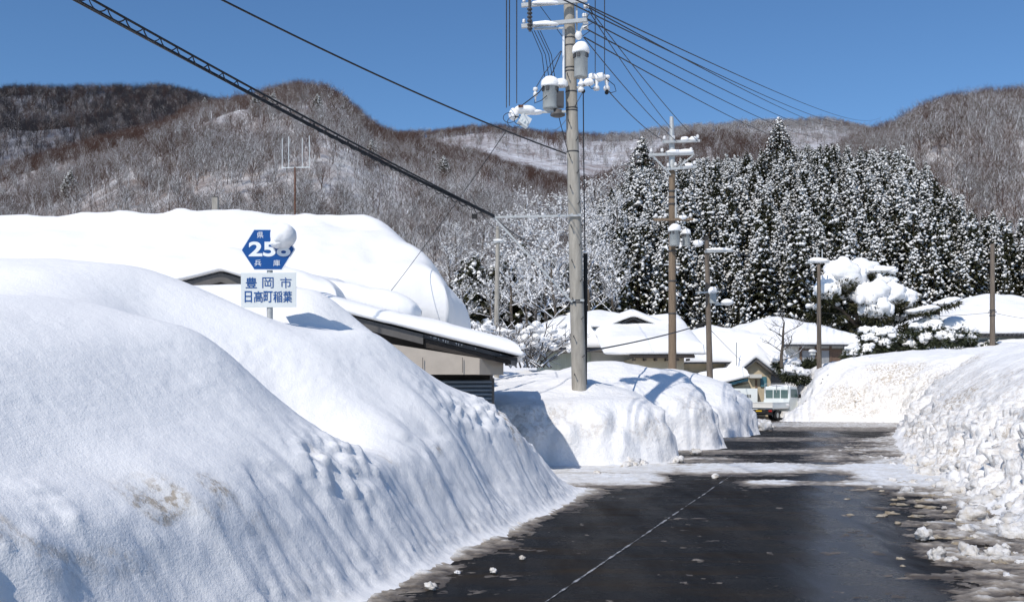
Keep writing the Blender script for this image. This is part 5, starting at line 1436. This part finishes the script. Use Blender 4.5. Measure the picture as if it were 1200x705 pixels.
    # downlead in a dark tube clipped behind
    dl = MB(); dl.tube([P(683.5, 108, Y - .2), P(684, 180, Y + .1), P(685.5, 296, Y + .25)], .013, 6); dl.build('downlead', M['cable'], e)
    tb = MB(); q = P(686.2, 296, Y + .25); r = P(685.4, 452, Y + .25); tb.tube([(r.x, r.y, .2), r, q], .050, 12); tb.build('cable_guard', M['rubber'], e)
    sc = MB(); sc.blob(P(686, 295.5, Y + .2), (.07, .06, .03), .2, 1, 5, 10, 7); sc.build('snow_cap', M['snow'], e)
main_pole()

def second_pole():
    Y = 38.0
    e = empty('utility_pole', (P(788, 445, Y).x, Y, 0), 'tall brown utility pole with a pale metal top and two snow-capped drums', 'utility pole')
    p = MB(); p.tube([(P(788, 440, Y).x, Y, 0), P(788, 440, Y), P(787.5, 196, Y)], [.165, .16, .12], 16); p.build('shaft', M['brown_pole'], e)
    p = MB(); p.tube([P(787.5, 198, Y), P(787, 137, Y)], [.125, .075], 14); p.build('pole_top', M['galvanised'], e)
    for (x0, y0, x1, y1) in ((776, 166.5, 820, 165), (760, 181.5, 813, 180), (781, 198.5, 816, 195.5), (766, 257.5, 812, 257)):
        a = MB(); arm(a, P(x0, y0, Y - .18), P(x1, y1, Y - .18), .10, .09); o = a.build('crossarm', M['galvanised' if y0 < 250 else 'brown_pole'], e)
        s = MB(); k = 0
        for t in ((.6, .82) if y0 < 185 else (.75,)):
            c = P(x0, y0 - 2.4, Y - .18).lerp(P(x1, y1 - 2.4, Y - .18), t); s.blob(c, (.36 if 180 < y0 < 185 else .16, .12, .10), .3, 1.5, int(x0 + t * 10), 14, 9)
        s.build('snow_cap', M['snow_soft'], o)
        ins = MB()
        for t in (.06, .3, .94): c = P(x0, y0, Y - .18).lerp(P(x1, y1, Y - .18), t); insul(ins, (c.x, c.y, c.z + .04), 1.3)
        ins.build('insulator', M['insulator'], o)
    b = MB(); arm(b, P(766, 184, Y - .2), P(786, 205, Y - .15), .05, .05); arm(b, P(812, 182, Y - .2), P(790, 200, Y - .15), .05, .05); b.build('brace', M['galvanised'], e)
    c = MB(); c.tube([P(791.5, 222, Y - .1), P(792, 262, Y - .1)], .04, 8); c.build('conduit', M['galvanised'], e)
    drum('transformer', e, 790.5, 269, 288, 6.2, Y - .35); drum('transformer', e, 804, 273, 288, 4.6, Y + .1)
    s = MB(); s.blob(P(818, 285, Y), (.2, .14, .14), .25, 1.5, 61, 12, 8); s.build('snow_cap', M['snow_soft'], e)
    bd = MB()
    for py in (225, 232, 240, 295, 330, 368): q = P(788, py, Y); bd.lathe((q.x, Y, q.z), [(.12, 0), (.165, 0), (.165, .05), (.12, .05)], 16)
    bd.build('band', M['steel_dark'], e)
    a = MB(); arm(a, P(778, 310, Y), P(797, 309, Y), .06, .06); a.build('bracket_arm', M['galvanised'], e)
second_pole()

def third_pole():
    Y = 40.0
    e = empty('utility_pole', (P(831, 452, Y).x, Y, 0), 'short weathered pole with one snow-covered crossarm beside the tan outbuilding', 'utility pole')
    p = MB(); p.tube([(P(832, 447, Y).x, Y, 0), P(832, 447, Y), P(828, 277, Y)], [.135, .13, .085], 14); p.build('shaft', M['weathered_pole'], e)
    a = MB(); arm(a, P(826, 295, Y - .1), P(859, 294, Y - .1), .10, .08); o = a.build('crossarm', M['galvanised'], e)
    s = MB(); s.blob(P(843, 292.3, Y - .1), (.55, .12, .07), .2, 2.5, 71, 20, 9); s.build('snow_cap', M['snow_soft'], o)
    a = MB(); arm(a, P(815, 343, Y - .1), P(842, 341.5, Y - .1), .07, .07); a.build('crossarm', M['galvanised'], e)
    bx = MB(); c = P(835.5, 347, Y - .2); bx.box(c, (.24, .2, .55)); o = bx.build('meter_box', M['drum_paint'], e)
    s = MB(); s.blob(P(835, 340.5, Y - .2), (.19, .16, .16), .2, 1.4, 73, 14, 9); s.build('snow_cap', M['snow_soft'], o)
    a = MB(); arm(a, P(838, 357, Y - .1), P(858, 356, Y - .1), .06, .06); o = a.build('crossarm', M['galvanised'], e)
    s = MB(); s.blob(P(852, 354, Y - .1), (.26, .15, .13), .25, 1.5, 75, 14, 9); s.build('snow_cap', M['snow_soft'], o)
third_pole()

def plain_poles():
    # garden pole with a snow-capped short crossarm
    Y = 58
    e = empty('utility_pole', (P(959.5, 440, Y).x, Y, 0), 'slim grey pole topped by a two-pronged crossarm beside the big garden pine', 'utility pole')
    p = MB(); p.tube([(P(960, 437, Y).x, Y, 1.0), P(960, 437, Y), P(959.5, 301, Y)], [.15, .15, .10], 12); p.build('shaft', M['weathered_pole'], e)
    a = MB(); arm(a, P(946, 307.5, Y - .1), P(972, 307, Y - .1), .10, .10); o = a.build('crossarm', M['galvanised'], e)
    for px in (957.5, 963.5): q = MB(); q.tube([P(px, 307, Y - .1), P(px, 292, Y - .1)], .04, 8); q.build('prong', M['galvanised'], o)
    s = MB(); s.blob(P(959, 304.8, Y - .1), (.6, .16, .15), .3, 2, 81, 18, 9); s.build('snow_cap', M['snow_soft'], o)
    Y = 56
    e = empty('utility_pole', (P(1163, 410, Y).x, Y, 0), 'thick plain brown pole standing before the long white roof', 'utility pole')
    p = MB(); p.tube([(P(1163, 412, Y).x, Y, 1.0), P(1163, 409, Y), P(1163, 286, Y)], [.155, .15, .115], 14); p.build('shaft', M['weathered_pole'], e)
    b = MB()
    for py in (364, 370): q = P(1163, py, Y); b.lathe((q.x, Y, q.z), [(.1, 0), (.165, 0), (.165, .05), (.1, .05)], 14)
    b.tube([P(1158, 366, Y - .1), P(1168, 365, Y - .1)], .03, 6); b.build('band', M['steel_dark'], e)
    Y = 44
    e = empty('telephone_pole', (P(583, 380, Y).x, Y, 0), 'slim leaning grey post rising before the snow-loaded trees', 'post')
    p = MB(); p.tube([(P(582, 420, Y).x, Y, .3), P(582, 378, Y), P(583.5, 266, Y)], [.12, .115, .085], 12); p.build('shaft', M['concrete_pole'], e)
    b = MB(); arm(b, P(578, 284, Y - .1), P(590, 283, Y - .1), .06, .06); b.build('bracket_arm', M['galvanised'], e)
    s = MB(); s.blob(P(584, 281.5, Y - .1), (.22, .1, .06), .2, 1.5, 83, 12, 8); s.build('snow_cap', M['snow_soft'], e)
    # post stub and television mast behind the snowed-in house
    Y = 35.5
    e = empty('post_stub', (P(252, 260, Y).x, Y, 0), 'square grey post top just showing above the long snowy ridge', 'post')
    p = MB(); c = P(252.5, 232, Y); p.box((c.x, Y, c.z / 2), (.20, .20, c.z)); p.build('shaft', M['concrete_pole'], e)
    p = MB(); p.box((c.x, Y, c.z + .02), (.17, .17, .06)); p.build('cap', M['fascia'], e)
    e = empty('antenna_mast', (P(345.5, 260, Y).x, Y, 0), 'thin rusty mast carrying four pale upright antenna rods above the snowy ridge', 'antenna')
    p = MB(); c = P(345.7, 196, Y); p.tube([(c.x, Y, 5.0), c], .032, 10); p.build('mast', M['rust'], e)
    b = MB(); arm(b, P(334, 196.5, Y), P(360.5, 196, Y), .025, .025); b.build('boom', M['sign_white'], e)
    for px, y0 in ((330.8, 162), (338.3, 160), (354.3, 162), (362.5, 159)):
        q = MB(); q.tube([P(px, 197, Y), P(px, y0, Y)], .013, 6); q.build('antenna_rod', M['sign_white'], e)
    b = MB(); arm(b, P(330, 196.8, Y), P(334, 196.6, Y), .03, .03); arm(b, P(360, 196, Y), P(363, 196, Y), .03, .03); b.build('rod_clamp', M['sign_white'], e)
    e = empty('garden_lamp', P(952, 436, 62), 'small white lamp post wearing a round cap of snow in the garden', 'lamp post')
    p = MB(); p.tube([P(952, 438, 62), P(952, 414, 62)], .05, 8); p.build('post', M['galvanised'], e)
    p = MB(); p.box(P(952, 414.5, 62), (.3, .3, .12)); p.build('lamp_head', M['sign_white'], e)
    p = MB(); p.blob(P(952, 411.5, 62), (.26, .24, .15), .15, 1.2, 5, 12, 8, flat=.4); p.build('snow_cap', M['snow_soft'], e)
plain_poles()

# ------------------------------------------------------------------ cables
def cable(a, b, sag, rad, label, group=None, name='power_cable', cat='cable', n=28):
    a = Vector(a); b = Vector(b); o0 = (a + b) / 2
    mb = MB(); mb.tube([a.lerp(b, t) - Vector((0, 0, 4 * sag * t * (1 - t))) for t in np.linspace(0, 1, n)], rad, 6)
    me = mb.mesh(name, M['cable'], a); o = link_mesh(name, me); o.location = a
    return tag(o, label, cat, group)

def cables():
    Y = 23.0
    br = P(579, 254, Y - .12)
    # heavy bundle from a pole out of sight: thick cable, messenger and the lashing between them
    s0 = P(100, 0, 14.0); d = (s0 - br); far0 = br + d * 1.35
    cable(far0, br, .10, .026, 'thickest black cable sweeping down to the bracket arm of the concrete pole', None, 'telephone_cable')
    s1 = P(119, 0, 14.0); far1 = br + (s1 - br) * 1.35
    cable(far1, br + Vector((0, 0, .03)), .10, .018, 'black messenger cable wrapped by a lashing wire above the thickest cable', None, 'telephone_cable')
    mb = MB(); pts = []
    a = far1; b = br
    N = 900
    for i in range(N):
        t = i / (N - 1) * .97; p = a.lerp(b, t) - Vector((0, 0, 4 * .10 * t * (1 - t) + .055)); an = t * 2 * math.pi * 46
        pts.append(p + Vector((math.cos(an) * .03, 0, math.sin(an) * .05)))
    mb.tube(pts, .010, 4); o = link_mesh('lashing_wire', mb.mesh('lashing_wire', M['cable'], a)); o.location = a
    tag(o, 'coiled lashing wire looping along the black messenger cable', 'cable')
    cable(br + (P(109, 0, 14.0) - br) * 1.35, br, .16, .014, 'thin black cable hanging inside the heavy bundle that crosses the sky', None, 'telephone_cable')
    bx = MB(); bx.box(P(556, 253.5, Y - 1.1), (.12, .08, .10)); o = bx.build('splice_box', M['rubber']); tag(o, 'small black splice box clipped to the heavy cable before the bracket', 'splice box')
    for k, (px, py, YY) in enumerate(((626, 282, 33), (640, 292, 36))):
        cable(br, P(px, py, YY), .15, .014, ('black cable running on from the bracket arm towards the village', 'lower black cable running on from the bracket arm towards the village')[k], None, 'telephone_cable')
    cable(br + Vector((-.5, -1.2, .28)), P(584, 268, 44), .2, .012, 'black cable dropping from the heavy bundle to the slim leaning post', None, 'telephone_cable')
    a = P(663, 180, Y - .15); b = P(280, 0, 15); cable(a + (b - a) * 1.3, a, .18, .016, 'single black cable crossing the open sky down to the middle of the concrete pole')
    # overhead lines that run back over the viewer
    for k, (px, py, YY) in enumerate(((593.5, 126, 22.5), (597, 124, 22.5), (605.5, 121, 22.6))):
        p = P(px, py, YY); u = (px - (1.5, .8, .4)[k] - 600) / F; cable((u * -8, -8, 11.5), p, .05, .010, ('outermost wire rising steeply from the snow-heaped switch', 'middle wire rising steeply from the snow-heaped switch', 'inner wire rising steeply beside the hanging switch')[k])
    for k, (px, py, YY) in enumerate(((697.5, 85, 22.6), (708.5, 88, 22.6))):
        p = P(px, py, YY); u = (px - 600) / F; cable((u * 1.5, 1.5, 11.5), p, .03, .009, ('wire rising steeply from the snow ball beside the upper drum', 'wire rising steeply from the outer cut-out')[k])
    # lines to the hillside
    ends = [((703, 0), (1033, 137), 'topmost'), ((690, 0), (1022, 142), 'second'), ((688, 8), (1008, 147), 'third'), ((688, 23), (996, 150), 'fourth'), ((687, 34), (985, 153), 'fifth'), ((685, 44), (965, 158), 'lowest')]
    for k, (p0, p1, w_) in enumerate(ends):
        a = P(*p0, Y - .1); b = P(*p1, 240)
        if p0[1] == 0: a = a + (a - b) * .04
        cable(a, b, (2.2, 2.4, 2.2, 2.2, 2.6, 2.8)[k] * .8, .016, w_ + ' of six black lines running from the concrete pole to the wooded hill', n=40)
    for k, (p0, p1) in enumerate((((690, 13), (787, 151)), ((692, 12), (818, 166)), ((684, 44), (793, 166)), ((714, 108), (777, 164)))):
        cable(P(*p0, Y - .1), P(*p1, 37.8), .12, .012, ('upper line from the crossarm to the brown pole tip', 'long line from the crossarm end to the brown pole crossarm', 'line from the drum top to the brown pole crossarm', 'line from the outer cut-out to the brown pole crossarm')[k])
    # service drops and village lines
    cable(P(597, 148, Y - .4), P(497, 289, 24.5), .03, .008, 'service wire from the snow-heaped switch down behind the snowy roof'); cable(P(497, 289, 24.5), P(458, 341, 21.4), .01, .007, 'thin stay wire lying across the deep roof snow')
    cable(P(684, 412, Y + .2), P(816, 382, 39.9), .06, .022, 'black sheathed cable stretched from the concrete pole to the short weathered pole')
    bx = MB(); bx.tube([P(816, 382, 39.9), P(825, 380.5, 39.95)], .085, 8); tag(bx.build('splice_box', M['rubber']), 'black splice closure where the sheathed cable meets the short weathered pole', 'splice box')
    cable(P(791, 350, 38), P(828, 378, 40), .05, .014, 'slack line from the brown pole down to the short weathered pole')
    cable(P(791, 340, 38), P(868, 422, 57.8), .08, .012, 'service wire from the brown pole to the gabled house')
    cable(P(858, 294, 40), P(955, 308, 58), .25, .012, 'line from the snow-covered crossarm to the slim grey pole')
    cable(P(832, 342, 40), P(958, 320, 58), .2, .011, 'low line from the short weathered pole to the slim grey pole')
    cable(P(960, 366, 58), P(1163, 366, 56), .25, .012, 'level line between the slim grey pole and the thick brown pole')
    cable(P(1163, 366, 56), P(1290, 374, 52), .25, .012, 'level line leaving the thick brown pole past the white roof')
    cable(P(684, 106, Y), P(647, 152, 60), .3, .010, 'thin line dropping behind the concrete pole towards the trees')
    cable(P(655, 137, Y), P(668, 186, Y - .1), .02, .009, 'short jumper from the lower drum to the pole band')
cables()

# ------------------------------------------------------------------ truck and van
def truck():
    base = P(890, 490, 51.6); base.z = 0
    e = empty('pickup_truck', base, 'small white flatbed truck with a yellow plate parked at the bend, snow in its bed', 'truck', rz=-math.radians(40))
    # local: y forward, x across; rear gate at y=0
    W = 1.48; bz = .62
    b = MB(); b.box((0, 1.0, bz), (W - .04, 1.96, .06)); b.build('bed', M['truck_gate'], e, True)
    g = MB(); g.box((0, -.015, bz + .17), (W, .045, .30)); g.box((0, -.045, bz + .05), (W - .02, .02, .03)); g.box((0, -.045, bz + .29), (W - .02, .02, .03)); g.build('tailgate', M['truck_gate'], e, True)
    for s in (-1, 1):
        g = MB(); g.box((s * (W / 2 - .02), 1.0, bz + .17), (.04, 1.95, .30)); g.box((s * (W / 2 + .006), 1.0, bz + .30), (.02, 1.95, .03)); g.build('side_gate', M['truck_white'], e, True)
    hb = MB(); hb.box((0, 1.99, bz + .22), (W - .04, .04, .40)); hb.build('headboard', M['truck_white'], e, True)
    rk = MB()
    for x in (-.66, 0, .66): rk.tube([(x, 2.0, bz + .8), (x, 2.0, bz + 1.28)], .018, 6)
    rk.tube([(-.66, 2.0, bz + 1.28), (.66, 2.0, bz + 1.28)], .018, 6); rk.build('rack', M['galvanised'], e, True)
    c = MB(); prof = [(2.05, .45), (3.30, .45), (3.33, .95), (3.20, 1.12), (2.95, 1.68), (2.86, 1.76), (2.12, 1.76), (2.05, 1.68)]
    c.prism([(-W / 2 + .02, y, z) for y, z in prof], (W - .04, 0, 0)); cab = c.build('cab', M['truck_white'], e, True); clean_normals(cab)
    for x, wd in ((-.43, .40), (0, .36), (.43, .40)):
        w_ = MB(); w_.box((x, 2.046, 1.36), (wd, .02, .44)); w_.build('window', M['glass'], cab, True)
    for s in (-1, 1):
        w_ = MB(); w_.prism([(s * (W / 2 - .012), 2.2, 1.18), (s * (W / 2 - .012), 3.1, 1.18), (s * (W / 2 - .012), 2.9, 1.62), (s * (W / 2 - .012), 2.2, 1.62)], (s * .006, 0, 0)); o = w_.build('window', M['glass'], cab, True); clean_normals(o)
        m_ = MB(); m_.box((s * (W / 2 + .1), 3.05, 1.25), (.14, .06, .22)); m_.build('mirror', M['rubber'], cab, True)
    ws = MB(); ws.prism([(-.62, 3.218, 1.16), (.62, 3.218, 1.16), (.55, 2.978, 1.66), (-.55, 2.978, 1.66)], (0, .008, 0)); o = ws.build('windscreen', M['glass'], cab, True); clean_normals(o)
    for y in (.62, 2.75):
        for s in (-1, 1):
            w_ = MB(); n = 18; R = .27
            vs = [(s * (W / 2 - .17 + dx), y + R * k * math.cos(a), R + R * k * math.sin(a)) for dx, k in ((0, .5), (0, .97), (.03, 1), (.13, 1), (.16, .97), (.16, .55)) for a in np.linspace(0, 2 * math.pi, n, endpoint=False)]
            w_.add(vs, [(r_ * n + k, r_ * n + (k + 1) % n, (r_ + 1) * n + (k + 1) % n, (r_ + 1) * n + k) for r_ in range(5) for k in range(n)], True); o = w_.build('wheel', M['rubber'], e, True)
            h = MB(); h.tube([(s * (W / 2 - .16), y, R), (s * (W / 2 - .02), y, R)], .14, 14); h.build('rim', M['galvanised'], o, True)
    bm = MB(); bm.box((0, .12, .42), (1.30, .10, .26)); bm.box((0, .5, .40), (.7, 1.0, .12)); bm.build('bumper', M['rubber'], e, True)
    p = MB(); p.box((-.06, .055, .44), (.33, .015, .165)); pl = p.build('number_plate', M['plate_yellow'], e, True)
    for s in (-1, 1):
        l = MB(); l.box((s * .58, .05, .50), (.18, .04, .09)); l.build('tail_lamp', M['lamp_red'], e, True)
    sn = MB()
    for k in range(6): sn.blob((-.5 + .2 * k, .5 + .25 * k, bz + .14), (.32, .4, .16), .3, 1.5, 820 + k, 14, 9, flat=.8)
    sn.build('snow_load', M['snow_soft'], e, True)
    sn = MB(); sn.blob((0, 2.5, 1.76), (.66, .42, .10), .2, 1.5, 830, 18, 9, flat=.2); sn.build('roof_snow', M['snow_soft'], e, True)
    # box van beyond
    q = P(873, 490, 57.5)
    e = empty('box_van', (q.x, q.y, 0), 'white box-bodied van with a dark slotted vent, mostly hidden behind the flatbed', 'van', rz=-math.radians(13))
    b = MB(); b.box((0, .9, 1.05), (1.40, 1.8, 1.22)); bd = b.build('cargo_box', M['truck_white'], e, True)
    v = MB()
    for k in range(7): v.box((-.2 + k * .085, -.012, 1.22), (.045, .03, .17))
    v.build('vent_slot', M['rubber'], bd, True)
    c = MB(); prof = [(1.85, .4), (2.9, .4), (2.92, .9), (2.6, 1.5), (1.85, 1.55)]
    c.prism([(-.68, y, z) for y, z in prof], (1.36, 0, 0)); o = c.build('cab', M['truck_white'], e, True); clean_normals(o)
    for y in (.5, 2.4):
        for s in (-1, 1):
            w_ = MB(); w_.tube([(s * .55, y, .27), (s * .68, y, .27)], .27, 16); w_.build('wheel', M['rubber'], e, True)
    u = MB(); u.box((0, .9, .40), (1.2, 1.7, .1)); u.build('chassis', M['rubber'], e, True)
truck()
